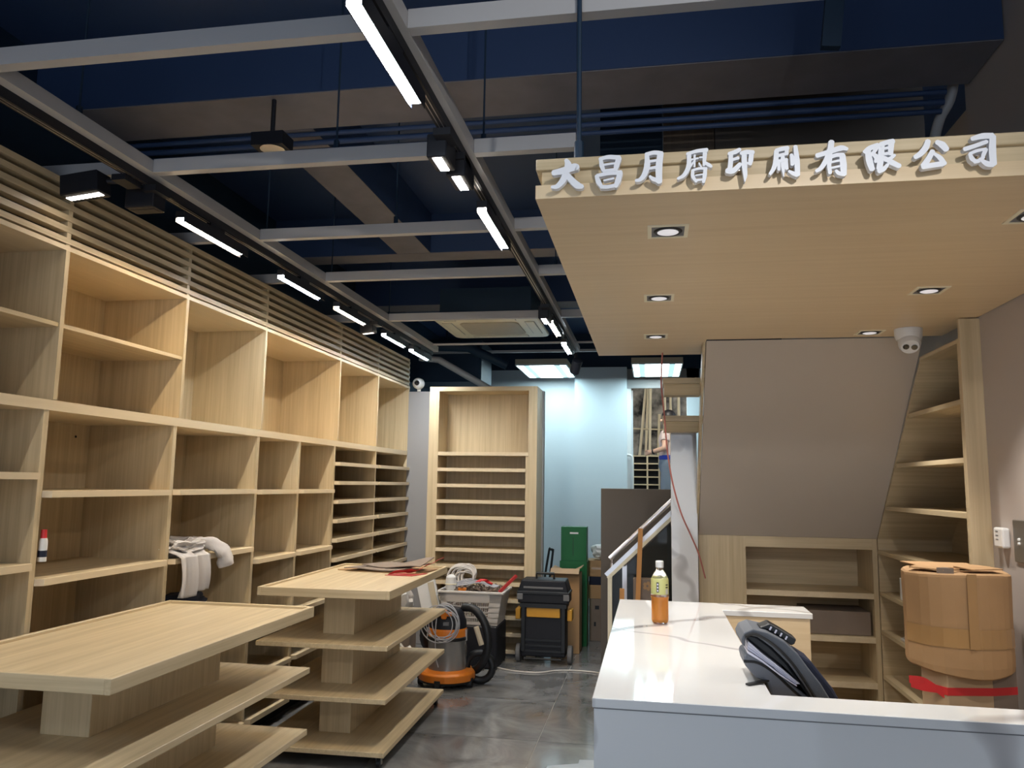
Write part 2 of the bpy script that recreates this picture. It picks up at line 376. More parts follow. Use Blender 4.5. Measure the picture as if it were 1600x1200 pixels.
def lip(z, a, b, par, t=0.026):
    sh = MB().box(XB+0.012, XF, a, b, z-t+0.004, z).build('shelf', WY, par)
    # mitred lip in front of the dividers
    MB().prism([(XF, a), (XL, a+0.02), (XL, b-0.02), (XF, b)][::-1], 'Z', z-t, z).build('shelf_lip', EDGE, sh)
    return sh
segs = list(zip([1.0]+LD[:-1], LD))
for a, b in segs[:2]: pass
for (a, b), zs in zip(segs, ((1.516, 1.16, 0.80, 0.44), (1.516, 1.172, 0.80, 0.44), (1.446, 1.108, 0.77, 0.43), (1.446, 1.108, 0.77, 0.43), (1.441, 1.031, 0.66, 0.36), (1.441, 1.031, 0.66, 0.36))):
    for z in zs: lip(z, a+0.0145, b-0.0145, lo)
    lip(0.115, a+0.0145, b-0.0145, lo, 0.03)
MB().box(XB+0.05, XF-0.05, 0.98, 5.58, 0.0, 0.085).build('plinth', M_dark, lo)
for y, z in ((2.95, 1.70), (3.45, 1.70), (5.5, 1.70)):   # screw holes in the back panels
    MB().lathe([(0.0, 0), (0.006, 0.0), (0.006, 0.002)], (XB+0.0125, y, z), 8, Matrix.Rotation(PI/2, 3, 'Y')).build('screw_hole', M_dark, lo)
pg = thing('pigeonhole_shelf', 'oak pigeonhole unit of thin shelves in two columns ending the left wall', 'shelf', (-2.58, 6.5, 0))
for y in (6.485, 7.37): MB().box(XB, XF, y-0.011, y+0.011, 0.09, 1.762).build('divider', WZ, pg)
for a, b in ((5.6, 6.474), (6.497, 7.358)):
    MB().box(XB, XB+0.012, a, b, 0.09, 1.762).build('back_panel', WZ, pg)
    for k in range(11):
        z = 1.645 - 0.1425*k
        sh = MB().box(XB+0.012, XF, a, b, z-0.018, z).build('shelf', WY, pg)
        MB().prism([(XF, a), (XL+0.004, a+0.02), (XL+0.004, b-0.004), (XF, b)][::-1], 'Z', z-0.028, z).build('shelf_lip', EDGE, sh)
MB().box(XB+0.05, XF-0.05, 5.6, 7.37, 0.0, 0.085).build('plinth', M_dark, pg)

sl = thing('slat_screen', 'horizontal oak slats above the left wall shelving', 'slat screen', (-2.4, 4.2, 2.44))
MB().box(-2.47, -2.45, 0.98, 7.38, 2.44, 2.715).build('backing_board', M_dark, sl)
for k in range(6):
    z = 2.693 - k*0.047
    y1 = 7.36
    MB().box(-2.386, XF, 0.98, y1, z-0.012, z+0.012).build('slat', WY, sl)
    for y in (1.0,)+tuple(UD): MB().box(-2.384, XF-0.003, y-0.012, y+0.012, max(2.4372, z-0.035), z-0.0122).build('spacer', WZ, sl)
for y in (1.0,)+tuple(UD): MB().box(-2.45, -2.387, y-0.012, y+0.012, 2.44, 2.70).build('batten', WZ, sl)

# ------------------------------------------------------------------ far tall shelf
fs = thing('tall_back_shelf', 'tall oak shelf with one big top bay and many thin shelves against the grey partition', 'shelf', (-1.52, 7.18, 0))
FY, FB = 7.0, 7.34
MB().box(-2.022, -1.93, FY, FB, 0, 2.385).build('side_panel', WZ, fs)
MB().box(-1.09, -1.012, FY, FB, 0, 2.385).build('side_panel', WZ, fs)
MB().box(-1.93, -1.09, FY, FB, 2.345, 2.385).build('top_panel', WX, fs)
MB().box(-1.93, -1.09, FB-0.02, FB-0.008, 0.05, 2.345).build('back_panel', WZ, fs)
MB().box(-1.115, -1.091, FY+0.01, FB-0.03, 0.02, 1.75).build('inner_panel', WZ, fs)
sh = MB().box(-1.93, -1.091, FY+0.004, FB-0.02, 1.752, 1.785).build('shelf', EDGE, fs)
for k in range(12):
    z = 1.638 - 0.144*k
    if z < 0.03: break
    s_ = MB().box(-1.93, -1.115, FY+0.02, FB-0.02, z-0.02, z).build('shelf', WX, fs)
    MB().box(-1.93, -1.115, FY, FY+0.0195, z-0.031, z).build('shelf_lip', EDGE, s_)
MB().box(-1.93, -1.09, FY+0.05, FB-0.03, 0.0, 0.025).build('plinth', M_grey, fs)

# ------------------------------------------------------------------ display tables
def display_table(label, loc, rotz, Wd, Ln, zt, zsh, px0, px1, py0, py1):
    t = thing('display_table', label, 'table', loc, rotz, 'tiered display tables')
    hx, hy = Wd/2, Ln/2; kw = dict(local=True)
    MB().box(-hx+0.02, hx-0.02, -hy+0.02, hy-0.02, zt-0.047, zt-0.012).build('tabletop', WY, t, **kw)
    rims = ((-hx, -hx+0.02, -hy, hy), (hx-0.02, hx, -hy, hy), (-hx+0.02, hx-0.02, -hy, -hy+0.02), (-hx+0.02, hx-0.02, hy-0.02, hy))
    for x0, x1, y0, y1 in rims: MB().box(x0, x1, y0, y1, zt-0.047, zt).build('rim', WY if x1-x0 < 0.1 else WX, t, bevel=0.002, **kw)
    levels = [zt-0.047] + list(zsh)
    for i, z in enumerate(zsh):
        MB().box(-hx+0.005, hx-0.005, -hy+0.005, hy-0.005, z-0.026, z).build('shelf', WY, t, bevel=0.002, **kw)
    for i in range(len(zsh)):
        top = levels[i] if i == 0 else levels[i]-0.026
        MB().box(px0, px1, py0, py1, zsh[i], top).build('pedestal', WZ, t, bevel=0.001, **kw)
    for sx in (-1, 1):
        for sy in (-1, 1):
            cx, cy = sx*(hx-0.045), sy*(hy-0.06); zb = zsh[-1]-0.026
            c = MB().box(cx-0.025, cx+0.025, cy-0.025, cy+0.025, zb-0.006, zb).add([], []).build('caster', M_steel, t, **kw)
            MB().tube([(cx-0.01, cy, 0.027), (cx+0.01, cy, 0.027)], 0.027, 16).build('wheel', M_black, c, **kw)
            MB().prism([(cy-0.02, zb-0.006), (cy+0.02, zb-0.006), (cy+0.008, 0.02), (cy-0.008, 0.02)], 'X', cx+0.0105, cx+0.014).prism([(cy-0.02, zb-0.006), (cy+0.02, zb-0.006), (cy+0.008, 0.02), (cy-0.008, 0.02)], 'X', cx-0.014, cx-0.0105).build('fork', M_steel, c, **kw)
    return t
display_table('nearer tiered oak display table with an empty tray top', (-1.922, 2.835, 0), 0.0, 0.742, 1.408, 0.92, (0.647, 0.376, 0.105), -0.10, 0.085, -0.40, 0.40)
display_table('farther tiered oak display table with flattened cardboard on its top', (-1.775, 4.78, 0), 0.0227, 0.755, 1.332, 0.92, (0.632, 0.360, 0.093), -0.10, 0.085, -0.38, 0.55)

# ------------------------------------------------------------------ ceiling light grid
ZB = 2.72
gr = thing('ceiling_light_grid', 'grey steel ceiling frame of long and cross beams hung on rods', 'ceiling frame', (-1.3, 4.5, ZB))
for x0, x1, yn in ((-2.04, -1.963, 7.04), (-0.72, -0.642, 7.15)):
    MB().box(x0, x1, -2.9, yn, ZB, ZB+0.05).build('long_beam', M_grid, gr)
for y, x1 in ((0.2, 1.25), (1.92, 1.25), (2.735, -0.262), (3.615, -0.262), (4.443, -0.262), (5.63, -0.262)):
    for a, b in ((-2.5, -2.041), (-1.962, -0.721), (-0.641, x1)):
        MB().box(a, b, y-0.02, y+0.02, ZB, ZB+0.055).build('cross_beam', M_grid, gr)
MB().box(-1.95, -0.262, 6.79, 6.81, ZB+0.02, ZB+0.035).build('cross_beam', M_grid, gr)
for x, y in ((-2.01, 2.35), (-2.01, 3.75), (-2.01, 4.62), (-2.01, 5.75), (-0.62, 2.78), (-0.55, 4.5), (-1.2, 2.75), (-1.25, 3.63)):
    MB().tube([(x, y, ZB+0.05), (x, y, 3.5)], 0.004, 6).tube([(x, y, ZB+0.05), (x, y, ZB+0.10)], 0.011, 6).build('hanger_rod', M_navyw, gr)

def track(label, x, y0, y1):
    t = thing('lighting_track', label, 'lighting track', (x, (y0+y1)/2, ZB-0.04), 0, 'lighting tracks')
    MB().box(x-0.018, x+0.018, y0, y1, ZB-0.035, ZB).build('rail', M_blackm, t)
    for s in (-1, 1): MB().box(x+s*0.007-0.0015, x+s*0.007+0.0015, y0, y1, ZB-0.0365, ZB-0.035).build('contact_strip', M_steel2, t)
    return t
XLT, XCT = -2.022, -0.684
track('black lighting track under the left ceiling beam near the oak slats', XLT, -2.8, 7.0)
track('black lighting track under the middle ceiling beam beside the oak canopy', XCT, -2.8, 7.05)

track('added black lighting track, unseen, over the space before the sign', 0.72, -2.4, 1.0)  # unseen track, added to carry the spots that brighten the sign
def bar_light(label, x, y, L, em, tilt=0.0):
    """linear track lamp: adapter, housing, glowing diffuser. Local origin at the diffuser's middle"""
    t = thing('bar_light', label, 'lamp', (x, y, 2.63), 0, 'linear track lights')
    M = Matrix.Rotation(tilt, 3, 'Y')
    kw = dict(local=True)
    MB().box(-0.016, 0.016, -0.06, 0.06, 0.035, ZB-0.035-2.63).build('adapter', M_blackm, t, **kw)
    h = MB().obox((0,0,0.020), (0.044, L+0.012, 0.030), M)
    for s in (-1, 1): h.obox(M @ Vector((s*0.0205, 0, -0.004)), (0.003, L+0.012, 0.020), M)
    h.build('housing', M_blackm, t, **kw)
    MB().obox(M @ Vector((0,0,0.0025)), (0.037, L, 0.004), M).build('diffuser', em, t, **kw)
    return t
TL = -0.0
spec = [
 ('bar lamp on the left track, first glowing bar past the boxy lamp', XLT, 3.28, 0.54, E_warm),
 ('bluish bar lamp on the left track, second glowing bar from the front', XLT, 4.235, 0.54, E_cool),
 ('bar lamp on the left track, third glowing bar, just before the small dark lamp', XLT, 5.025, 0.55, E_warm),
 ('bar lamp on the left track, fourth glowing bar, just past the small dark lamp', XLT, 5.96, 0.56, E_neut),
 ('bluish bar lamp at the far end of the left track', XLT, 6.665, 0.56, E_cool),
 ('biggest and brightest bar lamp, on the middle track near the top of the view', XCT, 1.89, 0.51, E_cool),
 ('bar lamp on the middle track beside the front corner of the canopy', XCT, 3.34, 0.55, E_neut),
 ('bar lamp on the middle track beside the ceiling air conditioner', XCT, 5.61, 0.55, E_warm),
 ('bar lamp at the far end of the middle track', XCT, 6.45, 0.53, E_cool),
 ('added bar lamp on the left track, out of view before the nearer table', XLT, 0.95, 0.54, E_neut),  # from here on: unseen lamps added for brightness
 ('added bar lamp on the left track, out of view by the street front', XLT, -0.6, 0.54, E_cool),
 ('added bar lamp on the middle track, out of view behind the photographer', XCT, -0.7, 0.54, E_cool)]
for s_ in spec: bar_light(*s_)

def added_sign_spot(label, x, y, tx):  # unseen spotlights added to brighten the sign and fascia
    t = thing('spot_lamp', label, 'lamp', (x, y, 2.58), 0, 'added spotlights aimed at the sign'); kw = dict(local=True)
    d = Vector((tx-x, 1.87-y, 2.27-2.58)).normalized(); q = (-d).to_track_quat('Z', 'Y').to_matrix()
    MB().tube([(0, 0, 0), (0, 0, ZB-0.035-2.58)], 0.012, 8).build('stem', M_blackm, t, **kw)
    MB().lathe([(0.04, 0.06), (0.045, 0.05), (0.045, -0.07)], (0, 0, 0), 16, q).build('barrel', M_blackm, t, **kw)
    l = bpy.data.lights.new('added_spot_beam', 'SPOT'); l.energy = 22; l.spot_size = 1.1; l.spot_blend = 0.7; l.color = (1.0, 0.97, 0.93); l.shadow_soft_size = 0.02
    o = bpy.data.objects.new('added_spot_beam', l); COL.objects.link(o); o.parent = t; o.location = d*0.09; o.rotation_mode = 'QUATERNION'; o.rotation_quaternion = d.to_track_quat('-Z', 'Y')
added_sign_spot('added track spotlight, unseen, aimed at the left half of the sign', 0.72, 0.0, 0.02)
added_sign_spot('added track spotlight, unseen, aimed at the right half of the sign', 0.72, -0.25, 1.0)
def box_lamp(label, x, y, dx, dy, em, side=-1, ln=0.13):
    """small boxy lamp head on an arm"""
    t = thing('boxy_track_lamp', label, 'lamp', (x, y, 2.60), 0, 'boxy track lamps'); kw = dict(local=True)
    MB().box(-0.03, 0.03, -0.05, 0.05, 0.06, ZB-0.035-2.60).build('adapter', M_blackm, t, **kw)
    M = Matrix.Rotation(-side*0.10, 3, 'Y')
    c = Vector((dx, dy, 0.03))
    MB().obox(c + Vector((0,0,0.015)), (ln+0.02 if abs(dx) > 0.05 else 0.07, 0.085 if abs(dx) > 0.05 else ln+0.02, 0.085), M).build('head', M_blackm, t, bevel=0.004, **kw)
    MB().obox(c + M @ Vector((0,0,-0.026)), (ln if abs(dx) > 0.05 else 0.03, 0.03 if abs(dx) > 0.05 else ln, 0.006), M).build('diffuser', em, t, **kw)
    MB().tube([(0,0,0.07), c + Vector((0,0,0.04))], 0.01, 8).build('arm', M_blackm, t, **kw)
    return t
box_lamp('boxy black lamp turned to the slats at the near end of the left track', -2.05, 2.68, -0.15, -0.04, E_soft, 1, 0.145)
box_lamp('unlit boxy black lamp hanging beside the glowing boxy one on the left track', -2.0, 2.80, -0.062, 0.02, M_blackm, 0, 0.11)
box_lamp('small dark finned lamp between the third and fourth bars of the left track', XLT, 5.50, -0.06, 0.0, E_dim, 1, 0.08)
box_lamp('short glowing lamp on the middle track, nearer one of the pair by the canopy corner', XCT, 2.47, -0.03, 0.06, E_small, 0, 0.11)
box_lamp('short glowing lamp on the middle track, farther one of the pair by the canopy corner', XCT, 2.67, -0.005, 0.04, E_small, 0, 0.13)
box_lamp('small black lamp on the middle track in front of the air conditioner bar', XCT, 5.08, -0.02, 0.12, E_small, 0, 0.17)
st = thing('spot_lamp', 'black cylinder spotlight at the far tip of the middle track', 'lamp', (-0.664, 7.0, 2.56))
MB().tube([(-0.664, 7.0, 2.60), (-0.664, 7.0, 2.685)], 0.015, 8).build('stem', M_blackm, st)
Mr = Matrix.Rotation(0.7, 3, 'X') @ Matrix.Rotation(0.3, 3, 'Y')
MB().lathe([(0.045, 0.07), (0.045, -0.06), (0.04, -0.065)], (-0.664, 7.0, 2.56), 16, Mr).build('barrel', M_blackm, st)
MB().lathe([(0.02, -0.068), (0.018, -0.07)], (-0.664, 7.0, 2.56), 12, Mr).build('lens', E_dim, st)
bl = thing('ceiling_downlight_box', 'black square downlight box hung near the ceiling beyond the first dark beam', 'lamp', (-1.66, 3.10, 2.93))
MB().box(-1.735, -1.585, 3.05, 3.055+0.10, 2.97, 3.03).build('housing', M_blackm, bl)
MB().lathe([(0.03, 2.965), (0.055, 2.965), (0.05, 2.97), (0.03, 2.97)], (-1.655, 3.10, 0), 20).build('ring', M_steel2, bl)
MB().lathe([(0.0, 2.966), (0.026, 2.966)], (-1.655, 3.10, 0), 16).build('lens', E_dim, bl)
MB().tube([(-1.66, 3.10, 3.03), (-1.66, 3.10, 3.2)], 0.01, 6).build('stem', M_blackm, bl)

# ceiling pipes and duct bits
for i, (y, z, r) in enumerate(((3.425, 3.185, 0.012), (3.455, 3.155, 0.014), (3.49, 3.13, 0.012))):
    tag(MB().tube([(-2.8, y, z), (1.25, y, z)], r, 10).build('ceiling_pipe', M_navy, smooth=True),
        ['upper dark pipe running along the back of the first ceiling beam', 'middle dark pipe of three along the first ceiling beam', 'lowest dark pipe of three along the first ceiling beam'][i], 'pipe', 'pipes along the ceiling beam')
du = thing('air_duct', 'dark blue duct and sloping pipe above the far tall shelf', 'duct', (-1.9, 8.2, 2.6))
MB().box(-2.7, -1.85, 8.4, 9.0, 2.62, 3.1).build('duct_body', M_navyw, du, bevel=0.02)
MB().tube([(-2.35, 7.7, 2.78), (-2.15, 7.75, 2.76), (-1.6, 7.95, 2.45), (-1.45, 8.0, 2.36)], 0.035, 10).build('sloping_pipe', M_grid, du, smooth=True)
MB().tube([(-2.3, 8.6, 3.1), (-2.3, 8.6, 3.5)], 0.01, 6).build('hanger', M_navyw, du)
MB().tube([(-2.3, 8.0, 2.95), (-1.9, 8.0, 2.93), (-1.5, 8.1, 2.75)], 0.05, 10).build('hose', M_navyw, du, smooth=True)
tag(MB().box(-2.6, 0.3, 8.2, 8.24, 2.905, 2.93).build('cable_conduit', M_grid), 'thin pale conduit crossing the ceiling above the fluorescent panels', 'conduit')
tag(MB().tube(bez([(1.21, 3.55, 2.33), (1.22, 3.55, 2.9), (1.235, 3.55, 3.02), (1.26, 3.54, 3.12), (1.30, 3.50, 3.22), (1.31, 3.40, 3.49)], 5), 0.022, 10).build('flexible_conduit', M_grid, smooth=True),
    'grey flexible conduit bending up behind the right end of the sign', 'conduit')
tag(MB().beam((0.66, 2.6, 3.5), (0.60, 2.6, 2.96), 0.03, 0.06).build('ceiling_bracket', M_navyw), 'dark steel bracket hanging from the ceiling above the sign', 'bracket')

# ------------------------------------------------------------------ air conditioner
ac = thing('ceiling_air_conditioner', 'cream square ceiling air conditioner panel behind the last cross beam', 'air conditioner', (-1.42, 6.95, 2.92))
a0, a1, b0, b1 = -1.885, -0.955, 6.49, 7.43
def rr(x0, x1, y0, y1, r, n=5):
    out = []
    for cx, cy, st in ((x1-r, y1-r, 0), (x0+r, y1-r, PI/2), (x0+r, y0+r, PI), (x1-r, y0+r, 1.5*PI)):
        out += [(cx+r*math.cos(st+k*PI/2/n), cy+r*math.sin(st+k*PI/2/n)) for k in range(n+1)]
    return out
MB().prism(rr(a0, a1, b0, b1, 0.09), 'Z', 2.92, 2.95).build('panel', M_cream, ac, bevel=0.008)
MB().box(a0+0.06, a1-0.06, b0+0.06, b1-0.06, 2.95, 3.2).build('body', M_navyw, ac)
MB().prism(rr(a0+0.2, a1-0.2, b0+0.2, b1-0.2, 0.06), 'Z', 2.912, 2.92).build('intake_grille', M_cream2, ac)
for (x0, x1, y0, y1) in ((a0+0.05, a0+0.13, b0+0.2, b1-0.2), (a1-0.13, a1-0.05, b0+0.2, b1-0.2), (a0+0.2, a1-0.2, b0+0.05, b0+0.13), (a0+0.2, a1-0.2, b1-0.13, b1-0.05)):
    MB().box(x0, x1, y0, y1, 2.914, 2.921).build('vane', M_cream, ac, bevel=0.003)
    MB().box(x0-0.004, x1+0.004, y0-0.004, y1+0.004, 2.9185, 2.9195).build('vane_gap', M_grey, ac)
MB().box(-1.8, -1.62, 6.6, 6.61, 2.9185, 2.9195).build('indicator_mark', M_grey, ac)

# fluorescent ceiling panels
for lab, x0, x1 in (('glowing fluorescent ceiling panel in front of the white back wall', -1.565, -0.955), ('glowing fluorescent ceiling panel above the rear doorway', -0.215, 0.365)):
    t = thing('fluorescent_panel', lab, 'lamp', ((x0+x1)/2, 9.5, 2.88), 0, 'fluorescent ceiling panels')
    y0, y1 = 8.97, 10.05
    MB().box(x0, x1, y0, y1, 2.895, 2.955).build('housing', M_cream2, t)
    for yy in (y0+0.2, y1-0.2): MB().tube([((x0+x1)/2, yy, 2.955), ((x0+x1)/2, yy, 3.5)], 0.005, 6).build('hanger', M_navyw, t)
    for a, b, c, d in ((x0, x0+0.015, y0, y1), (x1-0.015, x1, y0, y1), (x0+0.015, x1-0.015, y0, y0+0.015), (x0+0.015, x1-0.015, y1-0.015, y1)):
        MB().box(a, b, c, d, 2.878, 2.895).build('frame', M_white, t)
    n = 8; ww = (x1-x0-0.03)/n
    for k, e in enumerate((E_pb, E_pc, E_pw, E_pw, E_pw, E_pw, E_pc, E_pb)):
        MB().box(x0+0.015+k*ww, x0+0.015+(k+1)*ww, y0+0.015, y1-0.015, 2.883, 2.893).build('light_strip', e, t)

# ------------------------------------------------------------------ canopy over the counter, with the sign
CZ = 2.21
cn = thing('reception_canopy', 'oak veneered canopy hanging over the reception counter', 'canopy', (0.5, 3.0, CZ))
CX0, CX1, CY0, CY1 = -0.281, XR-0.005, 1.872, 4.297
MB().prism([(CX0, CY0), (CX1, CY0), (CX1, 3.86), (0.27, 3.86), (0.27, CY1), (CX0, CY1)], 'Z', CZ, CZ+0.035).build('soffit', CANW, cn)
MB().box(CX0+0.014, CX1, CY0+0.014, CY0+0.034, CZ+0.035, CZ+0.082).build('fascia_recess', WX, cn)
MB().box(CX0, CX1, CY0, CY0+0.034, CZ+0.075, CZ+0.104).build('fascia_top_lip', WX, cn, bevel=0.002)
MB().box(CX0+0.014, CX0+0.034, CY0+0.034, CY1, CZ+0.035, CZ+0.082).build('side_recess', WY, cn)
MB().box(CX0, CX0+0.034, CY0+0.034, CY1, CZ+0.075, CZ+0.104).build('side_top_lip', WY, cn)
MB().box(CX0+0.034, CX1, CY0+0.034, 3.86, CZ+0.06, CZ+0.09).build('top_board', M_under, cn)
MB().tube([(-0.174, 1.888, CZ+0.104), (-0.174, 1.888, 3.5)], 0.0065, 8).tube([(-0.174, 1.888, CZ+0.104), (-0.174, 1.888, CZ+0.15)], 0.012, 8).build('hanging_rod', M_navyw, cn)

def downlight(label, x, y):
    t = thing('recessed_downlight', label, 'lamp', (x, y, CZ), 0, 'square downlights in the canopy'); kw = dict(local=True)
    h = 0.056
    for a, b, c, d in ((-h, -h+0.011, -h, h), (h-0.011, h, -h, h), (-h+0.011, h-0.011, -h, -h+0.011), (-h+0.011, h-0.011, h-0.011, h)):
        MB().box(a, b, c, d, -0.003, 0.001).build('frame', M_cream, t, **kw)
    MB().box(-h+0.011, h-0.011, -h+0.011, h-0.011, -0.0008, 0.0004).build('reflector_plate', M_grey, t, **kw)
    Mt = Matrix.Rotation(0.12, 3, 'X')
    MB().lathe([(0.040, -0.0012), (0.036, -0.005), (0.030, -0.0045)], (0, 0, 0), 24).build('bezel', M_black, t, smooth=False, **kw)
    MB().lathe([(0.031, -0.004), (0.024, -0.0065), (0.0, -0.008)], (0, 0, 0), 24).build('lens', E_down, t, smooth=True, **kw)
    l = bpy.data.lights.new('downlight_beam', 'SPOT'); l.energy = SPOT_W; l.spot_size = 1.5; l.spot_blend = 0.8; l.color = (1.0, 0.94, 0.86); l.shadow_soft_size = 0.03
    lo_ = bpy.data.objects.new('downlight_beam', l); COL.objects.link(lo_); lo_.parent = t; lo_.location = (0, 0, -0.02)
    return t
dls = [(0.051, 2.168, 'recessed downlight in the canopy, the front one of the left column'), (0.034, 2.963, 'recessed downlight in the canopy, middle one of the left column'), (0.026, 3.747, 'recessed downlight in the canopy, rear one of the left column'),
       (0.983, 2.163, 'recessed downlight in the canopy, front one of the right column, cut by the view edge'), (0.984, 2.957, 'recessed downlight in the canopy, middle one of the right column'), (0.985, 3.743, 'recessed downlight in the canopy, rear one of the right column near the camera dome')]
for x, y, lb in dls: downlight(lb, x, y)

# sign characters: brush strokes (x, y down, width) on a 100-grid, joined into one mesh per character
CH = [
 ('大', -0.238, -0.160, 2.297, 2.221, [[(6,46,16),(40,40,20),(74,30,22),(84,34,16)], [(47,3,10),(54,20,20),(50,42,18),(38,72,18),(20,92,14),(2,93,8)], [(48,50,14),(66,74,18),(84,92,20),(100,97,12)]]),
 ('昌', -0.129, -0.065, 2.299, 2.217, [[(20,6,10),(24,28,16),(32,48,12)], [(16,10,12),(50,5,15),(92,9,17)], [(90,8,18),(80,34,18),(76,48,12)], [(32,28,8),(72,25,8)], [(30,47,11),(78,44,11)], [(4,60,12),(12,80,18),(26,98,10)], [(6,60,12),(50,55,14),(98,54,16)], [(94,54,18),(86,78,20),(76,97,14)], [(32,76,7),(70,71,7)], [(20,95,13),(50,96,13),(80,92,13)]]),
 ('月', -0.033, 0.033, 2.302, 2.222, [[(42,4,12),(44,40,20),(34,70,18),(18,86,14),(2,88,10)], [(40,8,14),(70,3,14),(98,8,16)], [(92,6,20),(86,50,22),(86,97,20)], [(88,92,16),(66,86,14),(52,76,8)], [(50,30,9),(84,27,9)], [(48,52,9),(84,48,11)]]),
 ('曆', 0.066, 0.147, 2.301, 2.219, [[(30,12,12),(58,5,14),(88,3,16)], [(36,10,15),(34,50,18),(20,76,15),(2,86,10)], [(52,16,8),(51,52,7)], [(40,30,7),(62,26,7)], [(50,34,6),(40,50,7)], [(82,6,16),(80,30,14),(78,50,8)], [(66,24,7),(84,22,7)], [(80,40,12),(92,48,14),(100,54,10)], [(64,40,6),(70,52,6)], [(46,60,10),(46,80,14),(56,97,10)], [(44,62,9),(64,57,10),(86,58,10)], [(82,58,13),(80,80,15),(76,100,10)], [(54,77,6),(74,75,6)], [(50,92,9),(80,90,9)]]),
 ('印', 0.179, 0.245, 2.298, 2.215, [[(52,3,12),(36,10,15),(12,15,12)], [(20,12,13),(18,40,15),(14,66,15)], [(20,34,9),(46,28,11)], [(4,64,18),(26,66,18),(52,46,13)], [(54,15,12),(74,12,15),(98,14,14)], [(92,12,14),(88,36,16),(86,50,10)], [(86,48,9),(74,44,7)], [(66,12,16),(66,48,17),(68,80,13),(66,99,3)]]),
 ('刷', 0.278, 0.347, 2.298, 2.221, [[(24,14,12),(44,10,14),(64,8,14)], [(26,14,14),(22,50,15),(14,72,13),(2,88,9)], [(60,8,12),(58,28,11)], [(28,31,10),(62,25,10)], [(30,48,10),(60,44,10)], [(33,46,10),(32,76,9)], [(57,44,10),(58,74,10)], [(46,34,12),(46,66,12),(47,97,3)], [(74,28,10),(78,46,15),(76,62,10)], [(88,2,12),(92,50,16),(92,95,15)], [(92,95,13),(78,88,13),(64,80,8)]]),
 ('有', 0.382, 0.453, 2.303, 2.218, [[(4,40,14),(40,32,15),(80,22,17),(100,26,10)], [(52,1,16),(46,30,18),(32,56,15),(16,76,13),(1,84,10)], [(46,48,12),(42,70,12),(44,92,11)], [(46,46,11),(66,41,12),(88,42,13)], [(84,42,17),(86,70,19),(86,98,16)], [(86,96,13),(70,92,12),(62,84,8)], [(50,60,7),(78,56,7)], [(50,76,7),(78,72,7)]]),
 ('限', 0.486, 0.565, 2.297, 2.220, [[(14,24,14),(17,60,17),(24,90,14)], [(4,34,10),(20,22,14),(44,14,14)], [(42,12,14),(34,30,10),(26,40,9)], [(26,38,10),(38,52,14),(34,66,9)], [(50,12,13),(70,6,13),(86,4,14)], [(80,4,16),(78,24,14),(76,44,13)], [(54,26,7),(76,22,8)], [(54,42,8),(80,40,9)], [(54,10,14),(50,50,16),(44,88,15)], [(42,94,14),(56,88,12),(68,74,8)], [(60,62,8),(76,56,10),(88,46,8)], [(58,52,10),(78,68,15),(100,82,13)]]),
 ('公', 0.595, 0.668, 2.292, 2.223, [[(44,2,14),(36,26,17),(20,46,16),(3,58,13)], [(68,8,13),(84,20,20),(96,38,16)], [(56,38,13),(44,62,15),(26,90,17)], [(24,92,14),(50,88,15),(82,84,15)], [(60,48,9),(76,64,14),(88,86,14)]]),
 ('司', 0.699, 0.768, 2.299, 2.222, [[(28,14,13),(60,7,18),(92,8,18)], [(92,8,17),(88,50,20),(88,95,19)], [(88,94,18),(70,92,17),(52,78,10)], [(4,44,13),(34,36,13),(74,24,12)], [(20,58,10),(26,74,14),(38,84,11)], [(20,58,9),(44,50,10),(70,46,9)], [(70,46,11),(62,62,12),(58,72,9)], [(32,84,11),(48,80,12),(62,70,9)]]),
]
ORD = ['first', 'second', 'third', 'fourth', 'fifth', 'sixth', 'seventh', 'eighth', 'ninth', 'last']
